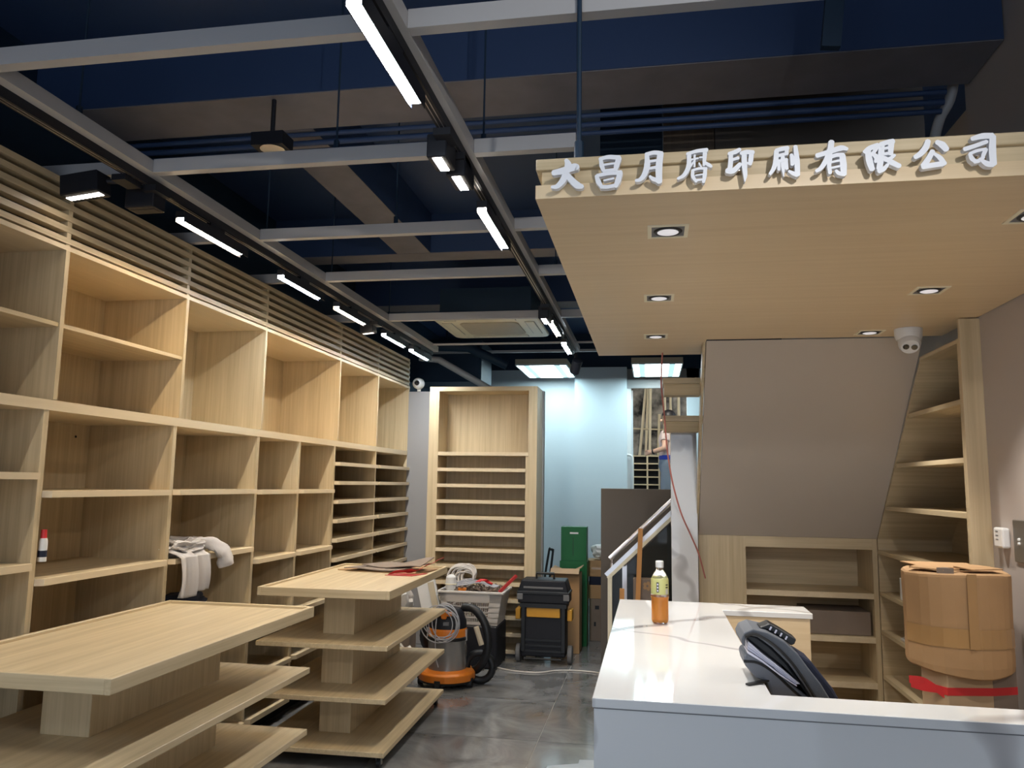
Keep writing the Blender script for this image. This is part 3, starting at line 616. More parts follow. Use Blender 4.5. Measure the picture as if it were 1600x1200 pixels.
for (c, x0, x1, z1, z0, strokes), od in zip(CH, ORD):
    mb = MB(); yf, dp = 1.838, 0.016
    sx, sz = (x1-x0)/100, (z1-z0)/100
    for k_, st_ in enumerate(strokes):
        yk = yf + 0.00025*k_
        pts = [Vector((x0+a*sx, z1-b*sz, 0)) for a, b, _ in st_]; ws = [q*0.5*sx*(0.80 if c == '曆' else 1.12) for *_, q in st_]
        # resample smoothly
        P = bez(pts, 4); Wd = []
        for i in range(len(st_)-1): Wd += [ws[i]+(ws[i+1]-ws[i])*k/4 for k in range(4)]
        Wd.append(ws[-1]); L_, R_ = [], []
        for i, p in enumerate(P):
            t = (P[min(i+1, len(P)-1)]-P[max(i-1, 0)]).normalized(); nrm = Vector((-t.y, t.x, 0))
            L_.append(p+nrm*Wd[i]); R_.append(p-nrm*Wd[i])
        e0 = (P[0]-P[1]).normalized()*Wd[0]*0.5; e1 = (P[-1]-P[-2]).normalized()*Wd[-1]*0.5
        L_ = [P[0]+e0+(L_[0]-P[0])*0.4] + L_ + [P[-1]+e1+(L_[-1]-P[-1])*0.4]; R_ = [P[0]+e0+(R_[0]-P[0])*0.4] + R_ + [P[-1]+e1+(R_[-1]-P[-1])*0.4]
        n = len(L_); V = [(p.x, yk, p.y) for p in L_] + [(p.x, yk, p.y) for p in R_] + [(p.x, yk+dp, p.y) for p in L_] + [(p.x, yk+dp, p.y) for p in R_]
        F = []
        for i in range(n-1):
            F += [[i, i+1, n+i+1, n+i], [2*n+i, 3*n+i, 3*n+i+1, 2*n+i+1], [i, 2*n+i, 2*n+i+1, i+1], [n+i, n+i+1, 3*n+i+1, 3*n+i]]
        F += [[0, n, 3*n, 2*n], [n-1, 3*n-1, 4*n-1, 2*n-1]]
        mb.add(V, F)
    t = thing('sign_character', 'white raised character %s, %s on the oak canopy fascia' % (c, od), 'sign letter', ((x0+x1)/2, yf, z0), 0, 'raised characters of the shop sign')
    mb.build('face', M_letter, t)
    pn = MB()
    cx = (x0+x1)/2
    for px_, pz_ in ((cx, z0+(z1-z0)*0.45),):
        pn.tube([(px_, yf+dp, pz_), (px_, 1.8855, pz_)], 0.004, 6)
    pn.build('mounting_pin', M_steel2, t)

# ------------------------------------------------------------------ walls above and behind the canopy
bw = struct(MB().box(0.335, XR, 3.95, 4.03, 2.36, 3.5).build('wall_stair_upper', M_brown2))
MB().box(0.075, 0.33, 3.94, 4.03, 2.36, 3.5).build('wood_panel', M_wood_d, bw)
struct(MB().box(-0.255, 0.07, 4.0, 4.06, 2.40, 3.5).build('wall_stair_side', M_navyw))

# ------------------------------------------------------------------ under-stair soffit, cabinet, bookcase
SX0, BX = 0.272, 1.257
def soff(y): return 2.21 + (y-3.885)*(1.222-2.21)/(4.80-3.885)
sf = struct(MB().prism([(3.885, 2.209), (4.80, 1.222), (4.84, 1.222), (3.93, 2.209)], 'X', SX0, BX-0.002).build('ceiling_stair_soffit', M_brown))
uc = thing('under_stair_cabinet', 'low oak cabinet with open shelves below the sloping taupe stair soffit', 'cabinet', (0.76, 5.0, 0))
CYF, CYB = 4.80, 5.16
MB().box(SX0, 0.536, CYF, CYF+0.02, 0, 1.221).build('side_panel', WZ, uc)
MB().box(0.536, BX-0.03, CYF, CYF+0.02, 1.160, 1.221).build('top_rail', WX, uc)
MB().box(0.52, 0.536, CYF+0.021, CYB, 0, 1.16).build('inner_side', WZ, uc)
MB().box(BX-0.03, BX-0.004, CYF, CYB, 0, 1.221).build('stile', WZ, uc)
MB().box(0.536, BX-0.03, CYB-0.012, CYB, 0, 1.16).build('back_panel', WX, uc)
MB().box(0.536, BX-0.03, CYF+0.021, CYB-0.012, 1.161, 1.18).build('top_panel', WX, uc)
for z in (0.918, 0.678, 0.432, 0.19):
    s_ = MB().box(0.536, BX-0.03, CYF+0.02, CYB-0.012, z-0.02, z).build('shelf', WX, uc)
    MB().box(0.536, BX-0.03, CYF+0.002, CYF+0.0195, z-0.031, z).build('shelf_lip', EDGE, s_)
tag(MB().box(0.86, 1.215, 4.84, 5.1, 0.679, 0.81).build('flat_carton', M_card3, bevel=0.003), 'flat grey-brown carton lying on a shelf of the under-stair cabinet', 'box')

bk = thing('slanted_bookcase', 'oak corner bookcase with a slanted side built into the right wall', 'bookcase', (1.4, 4.1, 0))
DB = XR+0.31
PY = 3.47
MB().box(BX, XR, PY-0.018, PY, 0, 2.205).build('front_post', WZ, bk)
MB().box(BX, DB, PY, PY+0.018, 0, 2.108).build('side_panel', WX, bk)
MB().prism([(3.93, 2.108), (4.795, 1.222), (4.795, 0.02), (4.813, 0.02), (4.813, 1.23), (3.955, 2.108)], 'X', BX, DB).build('slanted_side', WX, bk)
MB().box(BX, DB, PY, 3.955, 2.108, 2.125).build('top_panel', WY, bk)
MB().box(DB, DB+0.01, PY, 4.80, 0, 2.11).build('back_panel', WY, bk)
for z in (1.874, 1.634, 1.409, 1.160, 0.932, 0.724, 0.482, 0.22):
    ye = 4.795 if z < 1.222 else 3.93 + (2.108-z)*(4.795-3.93)/(2.108-1.222) - 0.005
    MB().box(BX, DB, PY+0.018, ye, z-0.021, z).build('shelf', WY, bk)
# little things on the bookcase shelves
wb = thing('white_carton', 'small white box with a dark mark on a bookcase shelf beside the big carton', 'box', (1.33, 4.42, 0.933))
MB().box(1.27, 1.42, 4.36, 4.47, 0.933, 1.045).build('body', M_white, wb, bevel=0.002)
MB().box(1.30, 1.325, 4.3585, 4.36, 0.995, 1.03).build('dark_mark', M_black, wb)
for i, (x0, x1, y0, y1, z, m) in enumerate(((1.27, 1.46, 4.22, 4.50, 0.725, M_polyb), (1.28, 1.44, 4.24, 4.48, 0.737, M_grey), (1.29, 1.45, 4.22, 4.44, 0.749, M_navyc))):
    tag(MB().box(x0, x1, y0, y1, z, z+0.0118).build('catalogue', m, bevel=0.001), ['pale lowest catalogue of the pile on the bookcase shelf', 'grey middle catalogue of the pile on the bookcase shelf', 'dark topmost catalogue of the pile on the bookcase shelf'][i], 'catalogue', 'catalogues on the bookcase shelf')

# dome camera at the canopy corner
dm = thing('dome_camera', 'white turret security camera under the canopy beside the slanted bookcase', 'security camera', (1.13, 3.68, 2.14))
MB().lathe([(0.058, 2.209), (0.056, 2.175), (0.05, 2.16)], (1.13, 3.68, 0), 28).build('base', M_white, dm, smooth=True)
Mh = Matrix.Rotation(-0.75, 3, 'X') @ Matrix.Rotation(0.1, 3, 'Y')
ch = Vector((1.128, 3.668, 2.148))
MB().lathe([(0.0, 0.046), (0.03, 0.036), (0.045, 0.012), (0.046, -0.012), (0.040, -0.03), (0.036, -0.035), (0.0, -0.035)], ch, 28, Mh).build('ball', M_white, dm, smooth=True)
for s in (-1, 1):
    MB().lathe([(0.0, -0.0385), (0.0125, -0.0385), (0.0135, -0.035)], ch + Mh @ Vector((s*0.017, 0, 0)), 16, Mh).build('lens', M_lens, dm)
d2 = thing('wall_dome_camera', 'small round white security camera above the far end of the left shelving', 'security camera', (-2.24, 7.33, 2.45))
Mx = Matrix.Rotation(PI/2, 3, 'X')
MB().lathe([(0.055, -0.02), (0.055, 0.02), (0.04, 0.045), (0.024, 0.055), (0.0, 0.055)], (-2.235, 7.33, 2.46), 24, Mx).build('shell', M_white, d2, smooth=True)
MB().lathe([(0.026, 0.05), (0.024, 0.063), (0.0, 0.066)], (-2.235, 7.33, 2.46), 20, Mx).build('lens', M_lens, d2, smooth=True)
MB().box(-2.25, -2.22, 7.34, 7.36, 2.386, 2.45).build('bracket', M_white, d2)

# wall chime and steel plate
dc = thing('door_chime', 'white plastic door chime on the right wall', 'door chime', (XR-0.015, 3.33, 1.285))
MB().box(XR-0.03, XR, 3.29, 3.37, 1.285, 1.362).build('body', M_white, dc, bevel=0.008, seg=2)
for z in (1.315, 1.33, 1.345): MB().box(XR-0.0312, XR-0.03, 3.325, 3.345, z, z+0.004).build('slot', M_grey, dc)
sp = thing('switch_plate', 'brushed steel switch plate at the right edge of the view', 'switch plate', (XR-0.005, 3.17, 1.242))
MB().box(XR-0.008, XR, 3.09, 3.25, 1.242, 1.395).build('plate', M_plate, sp, bevel=0.002)
for z in (1.31, 1.325): MB().lathe([(0.006, 0), (0.005, 0.006), (0, 0.007)], (XR-0.008, 3.20, z), 10, Matrix.Rotation(-PI/2, 3, 'Y')).build('button', M_white, sp)

# ------------------------------------------------------------------ open stairs, marble pier, handrail
stt = thing('open_staircase', 'open oak stair treads climbing above the taupe soffit beside the marble pier', 'staircase', (0.68, 4.6, 1.2))
for k in range(4):
    y = 4.33 + 0.19*k; z = 2.088 - 0.19*k
    if k > 1 : x0 = SX0
    else: x0 = 0.066
    yb = min(y+0.20, 5.2)
    if k < 2:
        td = MB().prism([(y, z-0.032), (yb, z-0.032), (yb, z), (y, z)], 'X', x0, BX).build('tread', WX, stt)
        MB().prism([(y+0.012, z-0.033), (y+0.05, z-0.088), (y+0.17, z-0.088), (yb-0.01, z-0.033)], 'X', x0+0.006, SX0-0.004).build('tread_underside', WX, td)
MB().prism([(3.93, 2.209), (4.80, 1.235), (4.85, 1.235), (4.85, 1.32), (4.06, 2.209)], 'X', SX0-0.014, SX0-0.002).build('stringer', WZ, stt)
mp_ = tag(MB().box(0.112, 0.262, 4.70, 4.78, 0, 1.823).build('marble_pier', M_marble, bevel=0.002), 'narrow white marble pier under the open stair treads', 'pier')
tag(MB().tube(bez([(0.064, 4.22, 2.209), (0.056, 4.22, 2.044), (0.071, 4.22, 1.872), (0.083, 4.22, 1.701), (0.108, 4.25, 1.533), (0.152, 4.3, 1.367), (0.205, 4.38, 1.245), (0.25, 4.45, 1.14), (0.29, 4.55, 1.0)], 6), 0.0042, 8).build('hanging_cable', M_rcable, smooth=True), 'thin pink cable hanging from the canopy past the marble pier', 'cable')

rl = thing('stair_balustrade', 'sloping steel handrail with smoked glass and cream edging beside the marble pier', 'railing', (-0.08, 5.4, 0))
HY = 5.4
MB().tube([(-0.277, HY, 1.012), (0.45, HY, 1.704)], 0.017, 12).build('handrail', M_steel2, rl, smooth=True)
MB().beam((-0.303, HY, 0.905), (0.45, HY, 1.635), 0.05, 0.028).build('top_channel', M_steel2, rl)
MB().beam((-0.290, HY-0.026, 0.885), (0.45, HY-0.026, 1.60), 0.012, 0.022).build('edge_trim', M_cream, rl)
MB().beam((-0.2, HY, 0.985), (0.40, HY, 1.565), 0.02, 0.06).build('dark_channel', M_brown2, rl)
MB().box(-0.291, -0.262, HY-0.03, HY+0.02, 0, 0.90).build('newel_post', M_cream, rl)
MB().box(-0.195, -0.165, HY-0.01, HY+0.02, 0, 0.99).build('post', M_steel2, rl)
MB().tube([(-0.268, HY, 0.94), (-0.268, HY, 1.015)], 0.008, 8).build('bracket', M_steel2, rl)
MB().prism([(-0.26, 0.02), (0.30, 0.02), (0.30, 1.445), (-0.26, 0.90)], 'Y', HY-0.005, HY+0.005).build('glass_panel', M_gglass, rl)
fst = thing('lower_stair_flight', 'dark lower stair flight behind the smoked glass balustrade', 'staircase', (0.3, 5.7, 0))
for k in range(6):
    MB().box(-0.28+0.2*k, 1.25, 5.45, 5.95, 0.2*k+(0.002 if k else 0), 0.2*k+0.198).build('step', M_brown2, fst)
tag(MB().box(-0.375, 1.25, 6.0, 6.08, 0, 1.477).build('landing_parapet', M_brown2, bevel=0.003), 'dark taupe parapet panel behind the sloping handrail', 'parapet')
struct(MB().box(-0.37, 1.6, 6.1, 10.28, 0.0, 0.85).build('floor_landing', M_brown2))
tag(MB().beam((-0.125, 5.20, 0.0), (-0.070, 5.22, 1.226), 0.03, 0.012, up=(0,1,0)).build('timber_batten', M_batten), 'tall orange timber batten leaning against the handrail', 'timber')
tag(MB().beam((-0.20, 5.10, 0.0), (-0.187, 5.12, 0.855), 0.03, 0.012, up=(0,1,0)).build('timber_offcut', M_batten), 'short orange timber offcut standing at the corner of the counter', 'timber')
cb = thing('printed_carton', 'brown carton with a printed leaf mark seen behind the glass at the stair foot', 'box', (-0.03, 5.3, 0))
MB().box(-0.12, 0.08, 5.25, 5.37, 0.0, 0.90).build('body', M_card3, cb)
for a in range(5):
    an = a*2*PI/5; MB().lathe([(0.0, 0), (0.012, 0), (0.012, 0.001)], (-0.03+0.018*math.cos(an), 5.2495, 0.86+0.018*math.sin(an)), 8, Matrix.Rotation(PI/2, 3, 'X')).build('printed_petal', M_card, cb)

# ------------------------------------------------------------------ reception counter
ct = thing('reception_counter', 'white marble L-shaped reception counter with an oak inner side', 'counter', (0.4, 2.6, 0))
TZ = 1.0
MB().prism([(-0.142, 1.942), (XR-0.002, 1.942), (XR-0.002, 2.07), (0.284, 2.07), (0.284, 3.405), (0.635, 3.405), (0.635, 3.60), (-0.142, 3.60)], 'Z', TZ-0.022, TZ).build('marble_top', M_marble, ct, bevel=0.0015)
MB().box(-0.138, XR-0.004, 1.946, 1.97, 0, TZ-0.0245).build('front_slab', M_marble, ct)
MB().box(-0.138, -0.115, 1.971, 3.595, 0, TZ-0.0225).build('side_slab', M_marble, ct)
MB().box(-0.115, 0.278, 1.971, 3.595, 0.05, TZ-0.0225).build('core', WX, ct)
MB().box(0.278, XR-0.004, 1.971, 2.06, 0.05, TZ-0.0225).build('front_core', WX, ct)
MB().box(0.2785, 0.625, 3.41, 3.595, 0, TZ-0.0225).build('return_cabinet', CANW, ct)
MB().box(0.2785, XR-0.004, 2.061, 2.62, 0.735, 0.76).build('desk_board', WX, ct)
MB().box(-0.138, XR-0.004, 1.944, 1.948, TZ-0.0245, TZ-0.022).build('shadow_joint', M_grey, ct)

# bottle of tea
bt = thing('tea_bottle', 'clear bottle half full of orange tea with a yellow-green label on the counter', 'bottle', (0.028, 3.02, TZ))
BC = (0.028, 3.02, TZ)
prof = [(0.0, 0.004), (0.022, 0.0005), (0.0285, 0.005), (0.031, 0.014), (0.0310, 0.085), (0.0330, 0.095), (0.0335, 0.104), (0.0318, 0.108), (0.0318, 0.155), (0.0295, 0.165), (0.020, 0.183), (0.0135, 0.192), (0.0125, 0.200), (0.0125, 0.204)]
MB().lathe(prof, BC, 32, sq=0.08).build('bottle_body', M_clear, bt, smooth=True)
MB().lathe([(0.0, 0.006), (0.026, 0.006), (0.0300, 0.014), (0.0300, 0.085), (0.0318, 0.097), (0.0, 0.097)], BC, 32, sq=0.08).build('tea', M_tea, bt, smooth=False)
MB().lathe([(0.0323, 0.106), (0.0323, 0.156), (0.0305, 0.163)], BC, 32, sq=0.08).build('label', M_label, bt, smooth=True)
MB().lathe([(0.0, 0.201), (0.0145, 0.201), (0.0147, 0.222), (0.0135, 0.225), (0.0, 0.225)], BC, 28).build('cap', M_white, bt, smooth=False)
def onlabel(a0, a1, z0, z1, m, name, r=0.0329):
    n = 4; V = []
    for k in range(n+1):
        a = a0+(a1-a0)*k/n; kk = 1+0.08*(1/max(abs(math.cos(a)), abs(math.sin(a)))-1)
        V += [(BC[0]+r*kk*math.cos(a), BC[1]+r*kk*math.sin(a), BC[2]+z0), (BC[0]+r*kk*math.cos(a), BC[1]+r*kk*math.sin(a), BC[2]+z1)]
    return MB().add(V, [[2*k, 2*k+2, 2*k+3, 2*k+1] for k in range(n)]).build(name, m, bt)
D = PI/180
onlabel(-112*D, -96*D, 0.114, 0.150, M_black, 'label_panel')
for k in range(3): onlabel(-108*D, -100*D, 0.117+0.011*k, 0.124+0.011*k, M_paper, 'label_glyph', 0.0332)
onlabel(-52*D, -30*D, 0.139, 0.143, M_black, 'label_bar'); onlabel(-52*D, -30*D, 0.130, 0.134, M_black, 'label_bar')
onlabel(-52*D, -30*D, 0.108, 0.126, M_polyb, 'barcode_patch')

# backpack
bp_ = thing('backpack', 'open grey and navy backpack with papers leaning on the counter inside', 'backpack', (0.36, 2.3, 0.761))
POL = dict(
 back_panel=([(0.344,1.076),(0.373,1.075),(0.403,1.057),(0.428,1.025),(0.455,0.991),(0.471,0.961),(0.486,0.895),(0.489,0.80),(0.43,0.80),(0.444,0.892),(0.446,0.96),(0.413,1.008),(0.381,1.049)], 2.20, 2.31, M_bagn),
 shell=([(0.227,1.109),(0.235,1.126),(0.257,1.136),(0.293,1.129),(0.336,1.107),(0.368,1.077),(0.391,1.045),(0.42,1.008),(0.449,0.959),(0.453,0.893),(0.448,0.765),(0.401,0.765),(0.414,0.89),(0.407,0.958),(0.38,1.001),(0.344,1.052),(0.304,1.091),(0.268,1.116),(0.247,1.119),(0.237,1.109),(0.236,1.09),(0.23,1.094)], 2.175, 2.33, M_bag),
 lining=([(0.237,1.112),(0.247,1.118),(0.268,1.115),(0.304,1.09),(0.344,1.051),(0.38,1.0),(0.407,0.957),(0.413,0.89),(0.40,0.765),(0.387,0.765),(0.40,0.889),(0.395,0.971),(0.366,1.0),(0.324,1.041),(0.279,1.075),(0.246,1.1)], 2.205, 2.32, M_black),
 front_pocket=([(0.233,1.06),(0.243,1.073),(0.272,1.062),(0.307,1.04),(0.352,0.999),(0.395,0.967),(0.399,0.889),(0.386,0.765),(0.327,0.765),(0.315,0.883),(0.302,0.957),(0.290,1.003),(0.262,1.012),(0.238,1.039)], 2.185, 2.32, M_bagl))
for nm, (pl, ya, yb, m) in POL.items():
    MB().prism(pl, 'Y', ya, yb).build(nm, m, bp_, bevel=0.007, seg=2, smooth=False)
PAP = [(0.231,1.087),(0.246,1.104),(0.279,1.075),(0.324,1.042),(0.371,1.004),(0.402,0.962),(0.361,0.998),(0.319,1.024),(0.279,1.053),(0.243,1.073)]
for k in range(4):
    f0, f1 = k/4, (k+0.82)/4; lo_p = [PAP[9], PAP[8], PAP[7], PAP[6]]; hi_p = [PAP[1], PAP[2], PAP[3], PAP[4]]
    mixp = lambda f: [(a[0]*(1-f)+b[0]*f, a[1]*(1-f)+b[1]*f) for a, b in zip(lo_p, hi_p)]
    q = mixp(f0) + mixp(f1)[::-1]
    MB().prism(q, 'Y', 2.178+0.005*((k*3) % 4), 2.31).build('paper_sheaf', M_paper, bp_)
MB().prism([(0.277,1.134),(0.305,1.146),(0.336,1.129),(0.371,1.108),(0.366,1.096),(0.357,1.091),(0.331,1.113),(0.302,1.129),(0.281,1.131)], 'Y', 2.215, 2.275).build('grab_handle', M_black, bp_, bevel=0.003)
for k in range(4):
    c_ = Vector((0.306+0.013*k, 2.2135, 1.133-0.0075*k)); MB().obox(c_, (0.004, 0.002, 0.010), Matrix.Rotation(0.5, 3, 'Y')).build('handle_stitch', M_paper, bp_)
for i_, (za, zb_) in enumerate(((0, 1),)):
    MB().tube(bez([(0.233, 2.186, 1.052), (0.268, 2.186, 1.05), (0.307, 2.186, 1.028), (0.352, 2.186, 0.988), (0.392, 2.186, 0.955)], 4), 0.004, 6).build('zip', M_black, bp_, smooth=True)
    MB().tube(bez([(0.235, 2.167, 1.118), (0.262, 2.167, 1.124), (0.304, 2.167, 1.102), (0.348, 2.167, 1.06), (0.385, 2.167, 1.006), (0.415, 2.167, 0.955)], 4), 0.004, 6).build('zip', M_black, bp_, smooth=True)
MB().beam((0.236, 2.145, 1.0035), (0.292, 2.19, 1.0065), 0.012, 0.004).build('strap', M_black, bp_)

# big cartons tied with red ribbon, behind the counter
bx = thing('standing_carton', 'tall pale carton tied with red ribbon standing against the right wall', 'box', (1.13, 3.2, 0))
def hexbox(pts, z0, z1, dz=None): return MB().prism(pts, 'Z', z0, z1)
LB = [(0.945, 3.12), (1.00, 3.03), (1.155, 3.06), (1.247, 3.10), (1.27, 3.36), (1.06, 3.36)]
hexbox(LB, 0.0, 0.90).build('body', M_card2, bx, bevel=0.003)
MB().prism([(1.155, 3.0590), (1.2475, 3.0990), (1.2470, 3.1005), (1.155, 3.0605)], 'Z', 0.0, 0.90).build('dark_strip', M_card3, bx)  # right facet overlaid in a darker card colour
def around(pts, e, z0, z1):
    c = Vector((sum(p[0] for p in pts)/len(pts), sum(p[1] for p in pts)/len(pts)))
    out = [tuple(c + (Vector(p)-c)*(1+e)) for p in pts]; return out
RB = around(LB, 0.012, 0, 0)
rb = MB().prism(RB, 'Z', 0.800, 0.826).build('ribbon', M_red, bx)
kn = Vector((0.972, 3.055, 0.815))
for pts in ([kn, kn+Vector((-0.035, 0.02, 0.02)), kn+Vector((-0.08, 0.03, 0.022))], [kn, kn+Vector((-0.04, 0.02, 0.0)), kn+Vector((-0.075, 0.03, 0.008))], [kn, kn+Vector((0.03, -0.012, -0.025)), kn+Vector((0.035, -0.008, -0.05))], [kn, kn+Vector((0.05, -0.01, -0.012)), kn+Vector((0.06, -0.004, -0.032))]):
    P = bez(pts, 4); V = []
    for p in P: V += [p+Vector((0,-0.004,0.013)), p-Vector((0,0.004,0.013))]
    MB().add(V, [[2*i, 2*i+2, 2*i+3, 2*i+1] for i in range(len(P)-1)]).build('bow', M_red, rb)
ux = thing('taped_carton', 'brown rounded carton wrapped in packing tape capping the standing carton', 'box', (1.13, 3.2, 0.873))
UB = [(p.x, p.y) for p in bez([(0.905, 3.12, 0), (0.955, 3.03, 0), (1.07, 2.99, 0), (1.165, 3.01, 0), (1.232, 3.06, 0), (1.266, 3.18, 0), (1.27, 3.34, 0), (1.15, 3.385, 0), (1.02, 3.36, 0), (0.93, 3.24, 0), (0.905, 3.12, 0)], 3)[:-1]]
n_ = 10
def lv(z, e): return [(p[0], p[1], z) for p in around(UB, e, 0, 0)]
V = []; F = []; levels = [(0.872, -0.02), (0.90, -0.005), (1.0, -0.01), (1.10, 0.0), (1.20, 0.012), (1.214, 0.004)]
for z, e in levels: V += [(p[0], p[1], p[2] + 0.012*math.sin(i*0.45+z*9)*(1 if z < 0.89 else 0.3)) for i, p in enumerate(lv(z, e))]
m8 = len(UB)
for i in range(len(levels)-1):
    for j in range(m8): F.append([i*m8+j, i*m8+(j+1)%m8, (i+1)*m8+(j+1)%m8, (i+1)*m8+j])
F.append([(len(levels)-1)*m8+j for j in range(m8)])
F.append(list(range(m8))[::-1])
MB().add(V, F).build('body', M_card, ux, bevel=0.006)
for (pts, zz) in (([(0.915,3.10),(1.0,3.01),(1.07,3.06),(0.96,3.18)], 1.222), ([(1.09,3.0),(1.21,3.06),(1.2,3.14),(1.07,3.12)], 1.226), ([(0.98,3.14),(1.16,3.14),(1.2,3.36),(0.96,3.36)], 1.219)):
    MB().prism(pts, 'Z', zz, zz+0.004).build('top_flap', M_card, ux)
MB().prism([(0.98,3.018),(1.03,3.0),(1.02,3.04)], 'Z', 1.213, 1.232).build('torn_edge', M_card3, ux)
V = []
TB = [tuple(Vector((1.09, 3.19)) + (Vector(p)-Vector((1.09, 3.19)))*1.012) for p in UB[:13]]
for x, y in TB: V += [(x, y, 0.965), (x, y, 1.03)]
MB().add(V, [[2*i, 2*i+2, 2*i+3, 2*i+1] for i in range(len(TB)-1)]).build('packing_tape', M_tape, ux)
MB().add([(1.062,2.980,0.965),(1.095,2.985,0.965),(1.095,2.983,1.215),(1.062,2.9775,1.215)], [(0,1,2,3)]).build('seam_tape', M_tape, ux)

# ------------------------------------------------------------------ clutter in front of the far shelf
vc = thing('vacuum_cleaner', 'steel drum vacuum cleaner with an orange base, black head and hose', 'vacuum cleaner', (-1.53, 5.93, 0))
VX, VY = -1.525, 5.95
MB().lathe([(0.14, 0.045), (0.212, 0.05), (0.215, 0.10), (0.20, 0.115), (0.150, 0.125), (0.14, 0.125)], (VX, VY, 0), 36).build('base', M_orange, vc, bevel=0.004)
MB().lathe([(0.17, 0.032), (0.205, 0.036), (0.212, 0.05), (0.14, 0.05)], (VX, VY, 0), 36).build('skirt', M_black, vc)
for a in (-95, -15, 85, 190):
    cx, cy = VX+0.195*math.cos(a*D), VY+0.195*math.sin(a*D)
    cst = MB().box(cx-0.022, cx+0.022, cy-0.022, cy+0.022, 0.045, 0.07).build('caster', M_black, vc)
    MB().tube([(cx-0.018, cy, 0.028), (cx+0.018, cy, 0.028)], 0.028, 16).build('wheel', M_black, cst)
MB().lathe([(0.147, 0.115), (0.147, 0.33), (0.150, 0.335), (0.147, 0.34)], (VX, VY, 0), 40).build('steel_drum', M_steel, vc, smooth=True)
MB().lathe([(0.152, 0.335), (0.152, 0.355), (0.147, 0.36)], (VX, VY, 0), 36).build('drum_rim', M_black, vc)
MB().lathe([(0.147, 0.358), (0.145, 0.405), (0.142, 0.42)], (VX, VY, 0), 36).build('orange_band', M_orange, vc)
MB().lathe([(0.142, 0.418), (0.138, 0.46), (0.12, 0.525), (0.09, 0.56), (0.0, 0.575)], (VX, VY, 0), 36).build('motor_head', M_blackm, vc, smooth=True)
MB().box(VX-0.06, VX+0.06, VY-0.135, VY-0.10, 0.515, 0.545).box(VX-0.02, VX+0.02, VY-0.145, VY-0.10, 0.495, 0.56).build('orange_handle', M_orange, vc, bevel=0.008)
MB().box(VX+0.0, VX+0.04, VY-0.15, VY-0.125, 0.452, 0.475).build('switch', M_grey, vc)
for sx in (-1, 1): MB().box(VX+sx*0.148-0.008, VX+sx*0.148+0.008, VY-0.03, VY+0.0, 0.33, 0.41).build('clip', M_steel2, vc)
cc = MB()
for k in range(6):
    rx, rz = 0.10+0.018*(k % 3), 0.105+0.014*((k*2) % 4); dx = 0.012*((k*3) % 5-2); dz = 0.008*((k*5) % 4-1)
    pts = [(VX+0.0+dx+rx*math.cos(a), VY-0.165-0.006*k, 0.47+dz+rz*math.sin(a)) for a in [2*PI*i/28 for i in range(29)]]
    cc.tube(pts, 0.0042, 6)
cc.build('power_cord', M_gcable, vc, smooth=True)
MB().tube(bez([(VX-0.03, VY-0.17, 0.60), (VX-0.045, VY-0.19, 0.45), (VX-0.04, VY-0.19, 0.25), (VX-0.02, VY-0.18, 0.16)], 5), 0.004, 6).build('cord_tail', M_gcable, vc, smooth=True)
hp = bez([(VX+0.10, VY+0.05, 0.56), (VX+0.20, VY+0.02, 0.55), (VX+0.29, VY, 0.44), (VX+0.31, VY, 0.28), (VX+0.25, VY+0.02, 0.14), (VX+0.15, VY+0.12, 0.08), (VX+0.0, VY+0.24, 0.07), (VX-0.16, VY+0.22, 0.15), (VX-0.22, VY+0.13, 0.28), (VX-0.19, VY+0.05, 0.40), (VX-0.12, VY+0.04, 0.45)], 8)
MB().tube(hp, [0.03 + 0.003*(i % 2) for i in range(len(hp))], 10).build('hose', M_black, vc, smooth=True)
MB().tube([(VX+0.23, VY-0.06, 0.44), (VX+0.275, VY-0.06, 0.31)], 0.02, 10).build('hose_grip', M_cream2, vc)
hp2 = [(VX+0.24+0.10*math.cos(a), VY+0.05, 0.13+0.10*math.sin(a)) for a in [2*PI*i/20 for i in range(21)]]
MB().tube(hp2, 0.028, 10).build('hose_coil', M_black, vc, smooth=True)

tb = thing('rolling_toolbox', 'black rolling toolbox with a yellow band and grey wheels', 'toolbox', (-0.91, 6.75, 0))
TX0, TX1, TY0, TY1 = -1.125, -0.69, 6.75, 7.0-0.02
MB().box(TX0+0.03, TX1-0.03, TY0+0.02, TY1, 0.06, 0.475).build('bin', M_blackm, tb, bevel=0.012, seg=2)
MB().box(TX0+0.075, TX1-0.075, TY0+0.004, TY0+0.02, 0.385, 0.475).build('yellow_band', M_yellow, tb, bevel=0.004)
for s in (0, 1):
    x = TX0-0.004 if s == 0 else TX1+0.004
    MB().box(x-0.02, x+0.02, TY0+0.03, TY1-0.06, 0.36, 0.45).build('side_latch', M_yellow, tb, bevel=0.004)
    MB().box(TX0+0.03 if s == 0 else TX1-0.065, TX0+0.065 if s == 0 else TX1-0.03, TY0, TY0+0.02, 0.10, 0.48).build('corner_post', M_black, tb, bevel=0.004)
    MB().tube([(x-0.018 if s == 0 else x-0.02, TY0+0.10, 0.075), (x+0.02 if s == 0 else x+0.018, TY0+0.10, 0.075)], 0.075, 20).build('wheel', M_grey, tb, bevel=0.005)
MB().prism([(TX0+0.0, 0.50), (TX1-0.0, 0.50), (TX1-0.0, 0.59), (TX1-0.03, 0.695), (TX0+0.03, 0.695), (TX0+0.0, 0.60)], 'Y', TY0-0.01, TY1).build('upper_box', M_blackm, tb, bevel=0.012, seg=2)
MB().box(TX0-0.005, TX1+0.005, TY0-0.02, TY1, 0.575, 0.60).build('lid_rim', M_black, tb, bevel=0.004)
MB().box(TX0+0.05, TX1-0.05, TY0-0.016, TY0-0.01, 0.625, 0.64).build('lid_ridge', M_grey, tb)
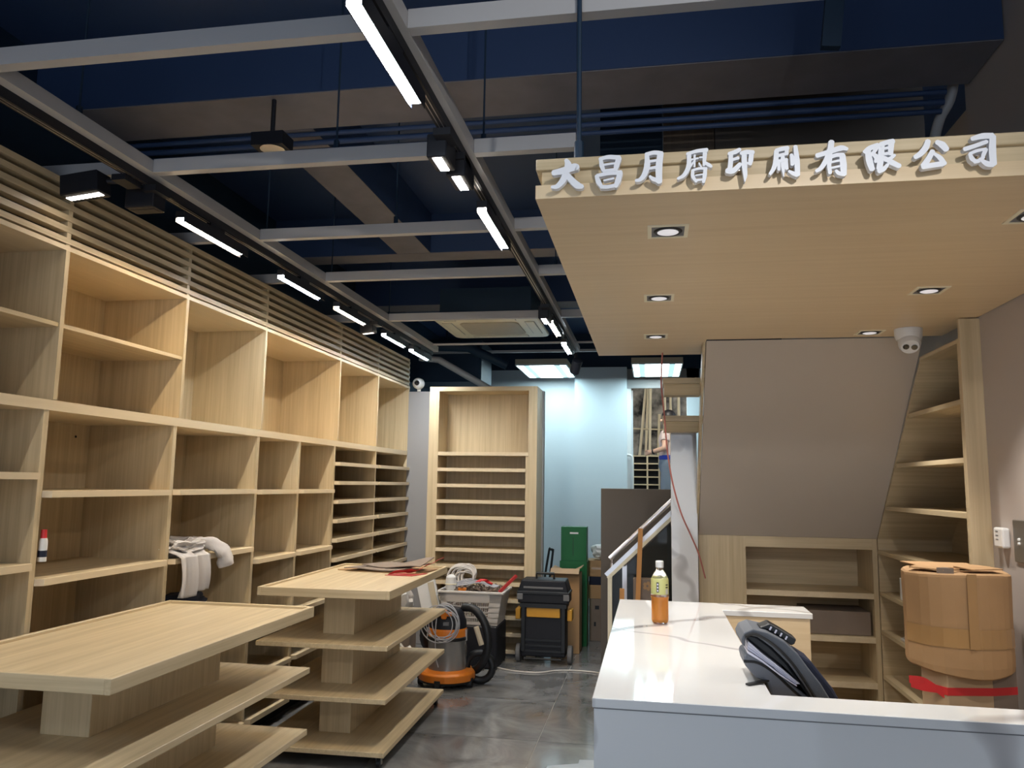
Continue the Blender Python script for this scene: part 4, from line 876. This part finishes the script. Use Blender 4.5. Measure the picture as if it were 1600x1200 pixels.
MB().box(TX0+0.02, TX1-0.02, TY0-0.01, TY1, 0.465, 0.50).build('tray', M_black, tb)
MB().tube([(-0.98, TY0+0.1, 0.69), (-0.98, TY0+0.1, 0.74), (-0.83, TY0+0.1, 0.74), (-0.83, TY0+0.1, 0.69)], 0.012, 8).build('carry_handle', M_black, tb)
for s in (TX0+0.02, TX1-0.02): MB().box(s-0.025, s+0.025, TY0-0.024, TY0-0.014, 0.53, 0.58).build('latch', M_grey, tb, bevel=0.003)
for z in (0.10, 0.145, 0.19): MB().box(TX0+0.05, TX1-0.05, TY0+0.006, TY0+0.02, z, z+0.018).build('base_rib', M_black, tb)
MB().tube([(TX0+0.06, TY0+0.0, 0.06), (TX0+0.06, TY0-0.012, 0.05), (TX1-0.06, TY0-0.012, 0.05), (TX1-0.06, TY0, 0.06)], 0.008, 8).build('kick_bar', M_black, tb)

# crate with a basket of scrap
tag(MB().box(-1.66, -1.25, 6.49, 6.90, 0.0, 0.338).build('black_crate', M_blackm, bevel=0.01), 'black crate under the grey basket', 'crate')
bs = thing('plastic_basket', 'grey slotted plastic basket full of cables and scrap before the far shelf', 'basket', (-1.47, 6.68, 0.339))
def bxs(z):  # half sizes grow with height
    t = (z-0.339)/0.27; return 0.225+0.045*t, 0.165+0.03*t
BCX, BCY = -1.485, 6.70
def wallpiece(side, u0, u1, z0, z1, th=0.006):
    V = []
    for z in (z0, z1):
        hx, hy = bxs(z)
        for u in (u0, u1):
            if side == 'f': V += [(BCX+u*hx, BCY-hy, z), (BCX+u*hx, BCY-hy+th, z)]
            if side == 'b': V += [(BCX+u*hx, BCY+hy, z), (BCX+u*hx, BCY+hy-th, z)]
            if side == 'l': V += [(BCX-hx, BCY+u*hy, z), (BCX-hx+th, BCY+u*hy, z)]
            if side == 'r': V += [(BCX+hx, BCY+u*hy, z), (BCX+hx-th, BCY+u*hy, z)]
    return V, [(0,2,6,4),(1,5,7,3),(0,4,5,1),(2,3,7,6),(4,6,7,5),(0,1,3,2)]
mb = MB()
rows = [(0.345, 0.362), (0.392, 0.405), (0.435, 0.448), (0.478, 0.49), (0.52, 0.60)]
for sd in 'fblr':
    if sd in 'fb':
        for a, b in rows: mb.add(*wallpiece(sd, -1, 1, a, b))
        for u0, u1 in ((-1, -0.80), (0.62, 1)): mb.add(*wallpiece(sd, u0, u1, 0.345, 0.6))
    else: mb.add(*wallpiece(sd, -1, 1, 0.345, 0.6))
mb.build('walls', M_bask, bs)
mb = MB(); NB = 22
for k in range(NB):
    u = -0.78 + k*(1.40/(NB-1))
    mb.add(*wallpiece('f', u-0.010, u+0.010, 0.36, 0.53, 0.004))
o_ = mb.build('slot_bars', M_bask, bs); o_['kind'] = 'stuff'
hx, hy = bxs(0.345); MB().box(BCX-hx, BCX+hx, BCY-hy, BCY+hy, 0.339, 0.345).build('bottom', M_bask, bs)
hx, hy = bxs(0.605)
for a, b, c, d in ((BCX-hx-0.012, BCX+hx+0.012, BCY-hy-0.014, BCY-hy+0.004), (BCX-hx-0.012, BCX+hx+0.012, BCY+hy-0.004, BCY+hy+0.014), (BCX-hx-0.014, BCX-hx+0.004, BCY-hy, BCY+hy), (BCX+hx-0.004, BCX+hx+0.014, BCY-hy, BCY+hy)):
    MB().box(a, b, c, d, 0.592, 0.612).build('rim', M_bask, bs, bevel=0.004)
MB().lathe([(0.0, 0.0), (0.018, 0.0), (0.014, 0.02), (0.0, 0.03)], (BCX+0.0, BCY-hy-0.002, 0.50), 10, Matrix.Rotation(PI/2, 3, 'X')).build('plug', M_white, bs)
# contents
rnd = random.Random(3)
mb = MB()
for k in range(420):
    x = BCX + rnd.uniform(-0.22, 0.22); y = BCY + rnd.uniform(-0.16, 0.15); z = 0.605 + rnd.uniform(-0.06, 0.06)*(1-abs(x-BCX)/0.3)
    if k > 200: x = BCX + rnd.uniform(-0.19, 0.19); y = BCY + rnd.uniform(-0.13, 0.13); z = rnd.uniform(0.37, 0.58)
    L = rnd.uniform(0.02, 0.07); M = Matrix.Rotation(rnd.uniform(0, PI), 3, 'Z') @ Matrix.Rotation(rnd.uniform(-0.6, 0.6), 3, 'Y')
    mb.obox((x, y, z), (L, rnd.uniform(0.006, 0.018), rnd.uniform(0.005, 0.015)), M)
scr = mb.build('scrap_pile', M_card3); tag(scr, 'heap of grey-brown scrap pieces filling the basket', 'scrap', kind='stuff')
mb = MB()
for k in range(14):
    c0 = Vector((BCX-0.10+0.016*(k % 5)-0.02, BCY-0.04+0.03*(k % 4)-0.02, 0.705+0.008*(k % 4))); rx, rz = 0.115-0.016*(k % 5), 0.092-0.011*((k*2) % 5)
    tl = 0.25*math.sin(k*2.1)
    mb.tube([c0 + Vector((rx*math.cos(a), tl*rx*math.cos(a)*0.6+0.01*math.sin(3*a), rz*math.sin(a))) for a in [2*PI*i/24 for i in range(25)]], 0.0075, 6)
tag(mb.build('cable_coil', M_cable, smooth=True), 'tangled coil of thick white cable on top of the basket', 'cable')
wl = thing('white_lamp_head', 'smooth white plastic cup at the left end of the basket heap', 'cup', (-1.70, 6.55, 0.61))
MB().lathe([(0.0, 0.605), (0.04, 0.61), (0.048, 0.66), (0.042, 0.715), (0.02, 0.735), (0.0, 0.738)], (-1.665, 6.56, 0), 24).build('cup_body', M_white, wl, smooth=True)
MB().lathe([(0.049, 0.655), (0.051, 0.66), (0.049, 0.665)], (-1.665, 6.56, 0), 24).build('cup_ring', M_cream, wl)
tag(MB().beam((-1.26, 6.60, 0.60), (-1.125, 6.66, 0.735), 0.03, 0.022).build('red_tube', M_red2), 'red square tube sticking out of the basket', 'tube')
mb = MB()
for k in range(3):
    P = bez([(BCX+0.02+0.03*k, BCY-0.1, 0.67+0.01*k), (BCX+0.07+0.02*k, BCY-0.08, 0.695), (BCX+0.12, BCY-0.05+0.02*k, 0.67), (BCX+0.16, BCY-0.08, 0.665)], 5)
    mb.tube(P, 0.008, 6)
tag(mb.build('red_ribbon_scrap', M_red), 'crumpled red ribbon lying on the basket heap', 'ribbon')
tag(MB().box(-1.60, -1.53, 6.545, 6.575, 0.605, 0.632).build('orange_connector', M_orange, bevel=0.004), 'orange plastic piece at the front of the basket heap', 'connector')
mb = MB()
for k in range(4):
    P = bez([(BCX-0.24, BCY-0.14+0.02*k, 0.62), (BCX-0.05, BCY-0.15+0.015*k, 0.66+0.012*k), (BCX+0.05, BCY-0.10+0.03*k, 0.67), (BCX+0.2, BCY-0.1+0.04*k, 0.635)], 6); mb.tube(P, 0.006, 6)
tag(mb.build('grey_cable_bundle', M_gcable, smooth=True), 'loose grey cables draped across the basket heap', 'cable')
# things left of the basket, behind the farther table
wb2 = thing('light_fitting_box', 'white box-shaped light fitting leaning left of the basket', 'light fitting', (-1.82, 6.62, 0))
MB().beam((-1.74, 6.60, 0.05), (-1.93, 6.66, 0.72), 0.16, 0.05, up=(0,1,0)).build('body', M_white, wb2, bevel=0.004)
MB().beam((-1.70, 6.555, 0.10), (-1.86, 6.615, 0.66), 0.05, 0.012, up=(0,1,0)).build('side_strip', M_cream2, wb2)
tag(MB().blob((-2.02, 6.35, 0.535), (0.10, 0.09, 0.11), 2, 0.35).build('grey_bag', M_polyb, smooth=True), 'crumpled grey plastic bag behind the farther table', 'bag')
tag(MB().box(-2.12, -1.92, 6.26, 6.44, 0.0, 0.415).build('carton_under_bag', M_card3, bevel=0.004), 'brown carton under the crumpled grey bag', 'box')
tag(MB().tube([(-2.08, 6.22, 0.0), (-2.02, 6.25, 0.66)], 0.011, 8).build('dark_rod', M_black), 'dark metal rod standing beside the crumpled grey bag', 'rod')
tag(MB().blob((-1.80, 5.72, 0.16), (0.10, 0.10, 0.15), 5, 0.4).build('clear_bag', M_polyb, smooth=True), 'crumpled clear polythene bag left of the vacuum cleaner', 'bag')
ex = thing('extension_cord', 'pale extension cord snaking across the dark floor', 'cord', (-1.0, 6.5, 0))
MB().tube(bez([(-1.40, 6.70, 0.006), (-1.30, 6.585, 0.006), (-1.118, 6.469, 0.006), (-0.907, 6.453, 0.006), (-0.765, 6.555, 0.006), (-0.613, 6.592, 0.006), (-0.445, 6.566, 0.006), (-0.2, 6.45, 0.006)], 8), 0.0055, 8).build('cord', M_cable, ex, smooth=True)
MB().obox((-1.445, 6.63, 0.02), (0.16, 0.035, 0.035), Matrix.Rotation(1.0, 3, 'Z')).build('socket_bar', M_white, ex, bevel=0.004)

# cartons by the back wall
t = thing('open_carton', 'tall brown carton with torn open flaps behind the toolbox', 'box', (-0.75, 7.4, 0))
MB().box(-0.905, -0.645, 7.25, 7.50, 0, 0.70).build('body', M_card, t, bevel=0.003)
for i, (x0, x1, y0, y1, a, ax) in enumerate(((-0.905, -0.645, 7.17, 7.25, 0.5, 'X'), (-0.905, -0.80, 7.25, 7.5, 0.4, 'Y'), (-0.76, -0.62, 7.25, 7.5, -0.5, 'Y'))):
    M = Matrix.Rotation(a, 3, ax); MB().obox(((x0+x1)/2, (y0+y1)/2, 0.725), (x1-x0, y1-y0, 0.006), M).build('flap', M_card2, t)
gb1 = thing('green_carton', 'upper green carton with a hand hole standing on another green carton', 'box', (-0.735, 7.68, 0.78))
MB().box(-0.855, -0.612, 7.60, 7.78, 0.781, 1.10).build('body', M_green, gb1, bevel=0.002)
MB().box(-0.77, -0.69, 7.5985, 7.60, 1.035, 1.05).build('hand_hole', M_white, gb1)
MB().box(-0.741, -0.737, 7.599, 7.60, 0.83, 1.0).build('fold_line', M_black, gb1)
tag(MB().box(-0.865, -0.605, 7.59, 7.80, 0.0, 0.78).build('green_carton', M_green, bevel=0.002), 'lower tall green carton behind the torn brown carton', 'box')
for i, (z0, z1, lb) in enumerate(((0.0, 0.40, 'big brown carton at the bottom of the stack by the parapet'), (0.401, 0.53, 'flat brown carton second from the bottom of the stack by the parapet'), (0.531, 0.61, 'flat carton with a blue side, third in the stack by the parapet'), (0.611, 0.765, 'brown carton on top of the stack by the parapet'))):
    t = thing('stacked_carton', lb, 'box', (-0.5, 8.0, z0), 0, 'cartons stacked by the parapet'); dx = 0.012*(-1)**i
    MB().box(-0.62+dx, -0.38+dx, 7.88, 8.15, z0, z1).build('body', [M_card3, M_card, M_navyc, M_card][i], t, bevel=0.003)
    if i == 0: MB().box(-0.55, -0.51, 7.8785, 7.88, 0.30, 0.335).box(-0.56, -0.54, 7.8785, 7.88, 0.14, 0.18).build('printed_mark', M_black, t)
    if i == 3: MB().box(-0.61, -0.39, 7.8785, 7.88, 0.68, 0.70).build('tape_strip', M_tape, t)
tag(MB().blob((-0.50, 8.0, 0.845), (0.10, 0.11, 0.07), 4, 0.3).build('white_bag', M_white, smooth=True), 'white plastic bag lying on the carton stack by the parapet', 'bag')
ht = thing('hand_truck', 'black tubular hand truck handle beside the green cartons', 'hand truck', (-0.98, 7.7, 0))
MB().tube(bez([(-1.10, 7.62, 0.02), (-0.995, 7.72, 0.80), (-0.975, 7.735, 0.87), (-0.955, 7.74, 0.86), (-0.955, 7.735, 0.80), (-1.04, 7.65, 0.02)], 6), 0.011, 8).build('frame', M_black, ht, smooth=True)
MB().box(-1.14, -1.0, 7.54, 7.68, 0.0, 0.012).build('toe_plate', M_black, ht)

# ------------------------------------------------------------------ things on the tables and shelves
zt = 0.921
for i, (pts, z, m, lb) in enumerate((
   ([(-2.08, 5.10), (-1.48, 5.00), (-1.44, 5.36), (-1.98, 5.38)], 0.909, M_card, 'largest flattened carton sheet at the bottom of the pile on the farther table'),
   ([(-2.02, 5.06), (-1.62, 5.02), (-1.50, 5.30), (-1.90, 5.36)], 0.920, M_card3, 'dark flattened carton sheet in the middle of the pile on the farther table'),
   ([(-1.92, 5.12), (-1.50, 5.08), (-1.46, 5.28), (-1.80, 5.33)], 0.931, M_card3, 'topmost flattened carton sheet on the farther table'))):
    mb = MB(); n = 7
    def fn(u, v, pts=pts, z=z, i=i):
        a = Vector(pts[0])*(1-u)+Vector(pts[1])*u; b = Vector(pts[3])*(1-u)+Vector(pts[2])*u; p = a*(1-v)+b*v
        return (p.x, p.y, z + 0.010*i*math.sin(3.1*u+i)**2 + 0.022*i*v*u)
    mb.grid(fn, 7, 4); o = mb.build('flattened_carton', m); tag(o, lb, 'cardboard', 'flattened cartons on the farther table')
    sm = o.modifiers.new('s', 'SOLIDIFY'); sm.thickness = 0.005; sm.offset = 1
P = bez([(-1.66, 4.93, 0.915), (-1.58, 4.96, 0.932), (-1.52, 5.02, 0.925), (-1.47, 5.12, 0.952), (-1.43, 5.22, 0.975), (-1.415, 5.30, 0.985)], 5); V = []
for i, p in enumerate(P): V += [p+Vector((0.018, 0, 0.012+0.005*math.sin(i))), p-Vector((0.018, 0.0, 0.008))]
mb = MB().add(V, [[2*i, 2*i+2, 2*i+3, 2*i+1] for i in range(len(P)-1)])
mb.prism([(-1.68, 4.90), (-1.50, 4.90), (-1.44, 5.06), (-1.62, 5.03)], 'Z', 0.9085, 0.912)
o = mb.build('red_plastic_ribbon', M_red2); tag(o, 'length of red plastic ribbon on the corner of the farther table', 'ribbon'); sm = o.modifiers.new('s', 'SOLIDIFY'); sm.thickness = 0.0015
# shirt
sh_ = thing('draped_shirt', 'off-white shirt draped over a shelf edge of the left shelving', 'shirt', (-2.35, 3.8, 0.9))
ZS = 1.112
def front(u, v):
    y = 3.592 + 0.275*u; fold = 0.016*math.sin(u*17+1.2*v) + 0.008*math.sin(u*31)
    if v < 0.25:
        t = v/0.25; return (-2.50+t*0.20, y + 0.03*(1-t)*(u-0.5), ZS+0.012+0.03*math.sin(t*PI)*(0.6+0.4*math.sin(u*9))+fold*0.4)
    t = (v-0.25)/0.75
    return (-2.296+0.012*math.sin(t*3)+fold*0.9*(0.4+t)+0.012, y + 0.035*t*(u-0.4) , ZS+0.008-t*(0.195+0.012*math.sin(u*6)))
o = MB().grid(front, 40, 26).build('body', M_cloth, sh_, smooth=True); m = o.modifiers.new('s', 'SOLIDIFY'); m.thickness = 0.003
o = MB().blob((-2.40, 3.79, 1.148), (0.085, 0.185, 0.050), 3, 0.55, 2.6, sub=4).build('crumpled_part', M_cloth, sh_, smooth=True)
def slv(u, v):
    a = 2*PI*u; c = bez([(-2.40, 3.86, 1.165), (-2.33, 3.93, 1.16), (-2.275, 3.97, 1.11), (-2.262, 3.99, 1.045)], 5); i = min(int(v*(len(c)-1)), len(c)-1); p = c[i]
    r = 0.034+0.012*v + 0.006*math.sin(3*a+9*v) + 0.004*math.sin(23*v); t = (c[min(i+1, len(c)-1)]-c[max(i-1, 0)]).normalized(); n1 = Vector((0,1,0)); n1 = (n1-t*n1.dot(t)).normalized(); b = t.cross(n1)
    return p + (n1*math.cos(a)*1.15 + b*math.sin(a)*0.8)*r
MB().grid(slv, 21, 16).build('sleeve', M_cloth, sh_, smooth=True)
tag(MB().blob((-2.50, 3.93, 0.842), (0.09, 0.24, 0.05), 6, 0.3).build('navy_garment', M_navyc, smooth=True), 'dark navy garment lying on the shelf below the draped shirt', 'garment')
gl = thing('glue_tube', 'white glue tube with a red cap standing on the left shelving', 'glue tube', (-2.33, 2.727, 1.172))
MB().lathe([(0.0, 1.1725), (0.016, 1.1725), (0.016, 1.25), (0.013, 1.262), (0.0, 1.263)], (-2.345, 2.755, -0.0), 18).build('body', M_white, gl, smooth=True)
MB().lathe([(0.0115, 1.262), (0.0105, 1.295), (0.0, 1.296)], (-2.345, 2.755, 0), 16).build('cap', M_red, gl)
MB().lathe([(0.0163, 1.19), (0.0163, 1.215)], (-2.345, 2.755, 0), 18).build('label_band', M_bagn, gl)

# thin pale grey patch laid flat on the floor by the counter
tag(MB().prism([(-0.60, 3.4), (-0.146, 3.4), (-0.146, 4.56), (-0.40, 4.53), (-0.40, 4.47), (-0.56, 4.40)], 'Z', 0.0005, 0.003).build('floor_patch', M_patch), 'thin pale grey patch on the floor beside the counter', 'sheet')

# ------------------------------------------------------------------ outside the rear doorway
struct(MB().box(-2.5, 3.0, 12.45, 12.6, 0.0, 4.5).build('wall_outside', M_rock))
struct(MB().box(-2.5, 3.0, 10.45, 12.45, 0.7, 0.84).build('ground_outside', M_rock))
dr = thing('glass_door_leaf', 'white door leaf edge with a long bent handle at the rear doorway', 'door', (-0.25, 10.3, 0.86))
MB().box(-0.262, -0.232, 10.42, 10.46, 0.86, 2.75).build('leaf_edge', M_paint, dr)
MB().tube(bez([(-0.30, 10.16, 1.89), (-0.262, 10.16, 1.885), (-0.238, 10.16, 1.85), (-0.235, 10.16, 1.75), (-0.235, 10.16, 1.3)], 5), 0.016, 10).build('handle', M_white, dr, smooth=True)
poles = [((-0.065, 12.25, 3.1), (-0.175, 12.25, 1.95)), ((0.004, 12.2, 3.2), (-0.046, 12.2, 0.85)), ((0.130, 12.25, 2.6), (0.07, 12.25, 0.85)), ((0.215, 12.2, 3.1), (0.205, 12.2, 0.85)), ((0.30, 12.25, 3.1), (0.31, 12.25, 0.85)), ((0.42, 12.2, 3.2), (0.43, 12.2, 0.85)), ((-0.03, 12.32, 3.1), (-0.10, 12.32, 1.6))]
names = ['leaning bamboo pole nearest the left of the rear doorway', 'straight bamboo pole in the middle of the rear doorway, held by the man', 'short bamboo pole beside the head of the man outside', 'bamboo pole seen between the stair treads, leftmost', 'bamboo pole seen between the stair treads, middle', 'bamboo pole seen between the stair treads, rightmost', 'thin bamboo pole behind the leaning one outside']
for (a, b), lb in zip(poles, names):
    P = [Vector(a)*(1-k/12)+Vector(b)*(k/12) for k in range(13)]
    tag(MB().tube(P, [0.020 if k % 3 else 0.0225 for k in range(13)], 8).build('bamboo_pole', M_bamboo, smooth=True), lb, 'bamboo pole', 'bamboo scaffolding poles outside')
tag(MB().tube([(-0.5, 12.28, 2.385), (0.5, 12.28, 2.355)], 0.012, 8).build('bamboo_rail', M_bamboo), 'horizontal bamboo rail tied across the poles outside', 'bamboo pole')
rk = thing('barred_rack', 'dark rack with pale horizontal bars outside the rear doorway', 'rack', (-0.08, 11.7, 0.85))
MB().box(-0.27, 0.13, 11.75, 11.8, 0.85, 1.95).build('dark_back', M_dark, rk)
for z in (1.935, 1.823, 1.731, 1.629, 1.518, 1.40): MB().box(-0.27, 0.125, 11.68, 11.74, z-0.008, z+0.010).build('bar', M_bamboo, rk)
for x in (-0.26, -0.055, 0.115): MB().box(x-0.012, x+0.012, 11.63, 11.67, 0.85, 1.95).build('upright', M_bamboo, rk)

# man outside (one skinned body)
def person():
    t = thing('person', 'man in a pale shirt, blue belt and grey jeans holding a bamboo pole outside', 'person', (0.285, 11.3, 0.84))
    J = {'pel': ((0.27,0,0.94), .135), 'wst': ((0.265,0,1.08), .125), 'chs': ((0.26,0,1.28), .15), 'nck': ((0.25,0,1.44), .055), 'hd0': ((0.235,0,1.52), .072), 'hd1': ((0.225,0,1.60), .088), 'hd2': ((0.225,0,1.66), .07),
         'shl': ((0.19,-0.08,1.40), .06), 'ell': ((0.17,-0.22,1.18), .042), 'wrl': ((-0.015,-0.12,1.13), .03), 'pal': ((-0.06,-0.09,1.125), .034),
         'shr': ((0.33,0.12,1.40), .06), 'elr': ((0.42,0.16,1.15), .042), 'wrr': ((0.36,0.0,0.98), .03), 'par': ((0.33,-0.05,0.94), .032),
         'hpl': ((0.22,-0.07,0.88), .10), 'knl': ((0.20,-0.08,0.48), .062), 'anl': ((0.24,-0.08,0.09), .043), 'tol': ((0.12,-0.09,0.035), .035),
         'hpr': ((0.32,0.07,0.88), .10), 'knr': ((0.31,0.08,0.48), .062), 'anr': ((0.34,0.08,0.09), .043), 'tor': ((0.22,0.09,0.035), .035)}
    E = [('pel','wst'),('wst','chs'),('chs','nck'),('nck','hd0'),('hd0','hd1'),('hd1','hd2'),('chs','shl'),('shl','ell'),('ell','wrl'),('wrl','pal'),('chs','shr'),('shr','elr'),('elr','wrr'),('wrr','par'),('pel','hpl'),('hpl','knl'),('knl','anl'),('anl','tol'),('pel','hpr'),('hpr','knr'),('knr','anr'),('anr','tor')]
    off = Vector((0.27, 0, 0))
    V = [Vector(J[k][0])-off for k in J]; R = [J[k][1] for k in J]; idx = {k: i for i, k in enumerate(J)}; Ed = [(idx[a], idx[b]) for a, b in E]
    # five fingers curled round the pole at (-0.05), thumb on the near side
    for q in range(5):
        z = 1.148-0.02*q if q < 4 else 1.15; y = -0.10
        ch = [(-0.077,-0.085,z), (-0.097+0.004*q,-0.07,z), (-0.095,-0.045,z-0.004)] if q < 4 else [(-0.065,-0.115,1.15), (-0.09,-0.125,1.155)]
        prev = idx['pal']
        for p in ch:
            V.append(Vector(p)-off); R.append(0.009); Ed.append((prev, len(V)-1)); prev = len(V)-1
    me = bpy.data.meshes.new('body'); me.from_pydata([tuple(v) for v in V], Ed, []); o = bpy.data.objects.new('body', me); COL.objects.link(o); o.parent = t
    for m in (M_skin, M_shirtp, M_jean): me.materials.append(m)
    s = o.modifiers.new('skin', 'SKIN'); s.use_smooth_shade = True
    for i, d in enumerate(me.skin_vertices[0].data): d.radius = (R[i], R[i]*(0.8 if i in (0,1,2) else 1)); d.use_root = (i == 0)
    u = o.modifiers.new('sub', 'SUBSURF'); u.levels = 1; u.render_levels = 2
    kw = dict(local=True)
    MB().lathe([(0.150, 0.84), (0.185, 0.93), (0.178, 1.00), (0.170, 1.035)], (0,0,0), 20).build('jeans_waist', M_jean, t, smooth=True, **kw)
    for s_, hy, kx, ax_ in ((-1, -0.07, -0.07, -0.03), (1, 0.07, 0.04, 0.07)):
        MB().tube(bez([(s_*0.04, hy, 0.92), (kx, hy*1.1, 0.48), (ax_, hy*1.1, 0.07)], 5), [0.112-0.005*i for i in range(11)], 14).build('trouser_leg', M_jean, t, smooth=True, **kw)
    MB().lathe([(0.176, 1.03), (0.180, 1.06), (0.172, 1.09)], (0,0,0), 20).build('belt', M_blue, t, smooth=True, **kw)
    MB().lathe([(0.165, 1.085), (0.160, 1.2), (0.172, 1.33), (0.14, 1.42), (0.07, 1.46)], (-0.01,0,0), 20).build('shirt', M_shirtp, t, smooth=True, **kw)
    MB().tube([(0.195-0.27,-0.085,1.40), (0.175-0.27,-0.16,1.28)], [0.075, 0.062], 12).build('shirt_sleeve', M_shirtp, t, smooth=True, **kw)
    MB().tube([(0.01-0.27,-0.13,1.133), (0.03-0.27,-0.142,1.138)], 0.036, 12).build('wristband', M_black, t, **kw)
    MB().blob((-0.035, 0, 1.655), (0.098, 0.088, 0.085), 1, 0.05).build('hair', M_hair, t, smooth=True, **kw)
    MB().blob((-0.135, 0, 1.585), (0.022, 0.014, 0.02), 1, 0.02, sub=2).build('nose', M_skin, t, smooth=True, **kw)
    for s_ in (-1, 1):
        MB().blob((-0.118, s_*0.033, 1.607), (0.010, 0.012, 0.008), 1, 0.0, sub=2).build('eye', M_hair, t, smooth=True, **kw)
        MB().blob((-0.03, s_*0.092, 1.59), (0.02, 0.012, 0.03), 1, 0.05, sub=2).build('ear', M_skin, t, smooth=True, **kw)
    MB().box(-0.125, -0.115, -0.022, 0.022, 1.545, 1.552).build('mouth', M_red2, t, **kw)
    return t
person()
# unseen lamp added to brighten the outside yard
yl = thing('added_yard_lamp', 'added lamp, unseen, above the rear doorway outside', 'lamp', (0.1, 10.5, 3.0))
MB().box(-0.05, 0.25, 10.44, 10.5, 2.9, 3.0).build('housing', M_grey, yl)
MB().box(-0.03, 0.23, 10.5, 10.54, 2.91, 2.99).build('diffuser', emis('added_yard_led', (1.0, 0.93, 0.8), 70), yl)
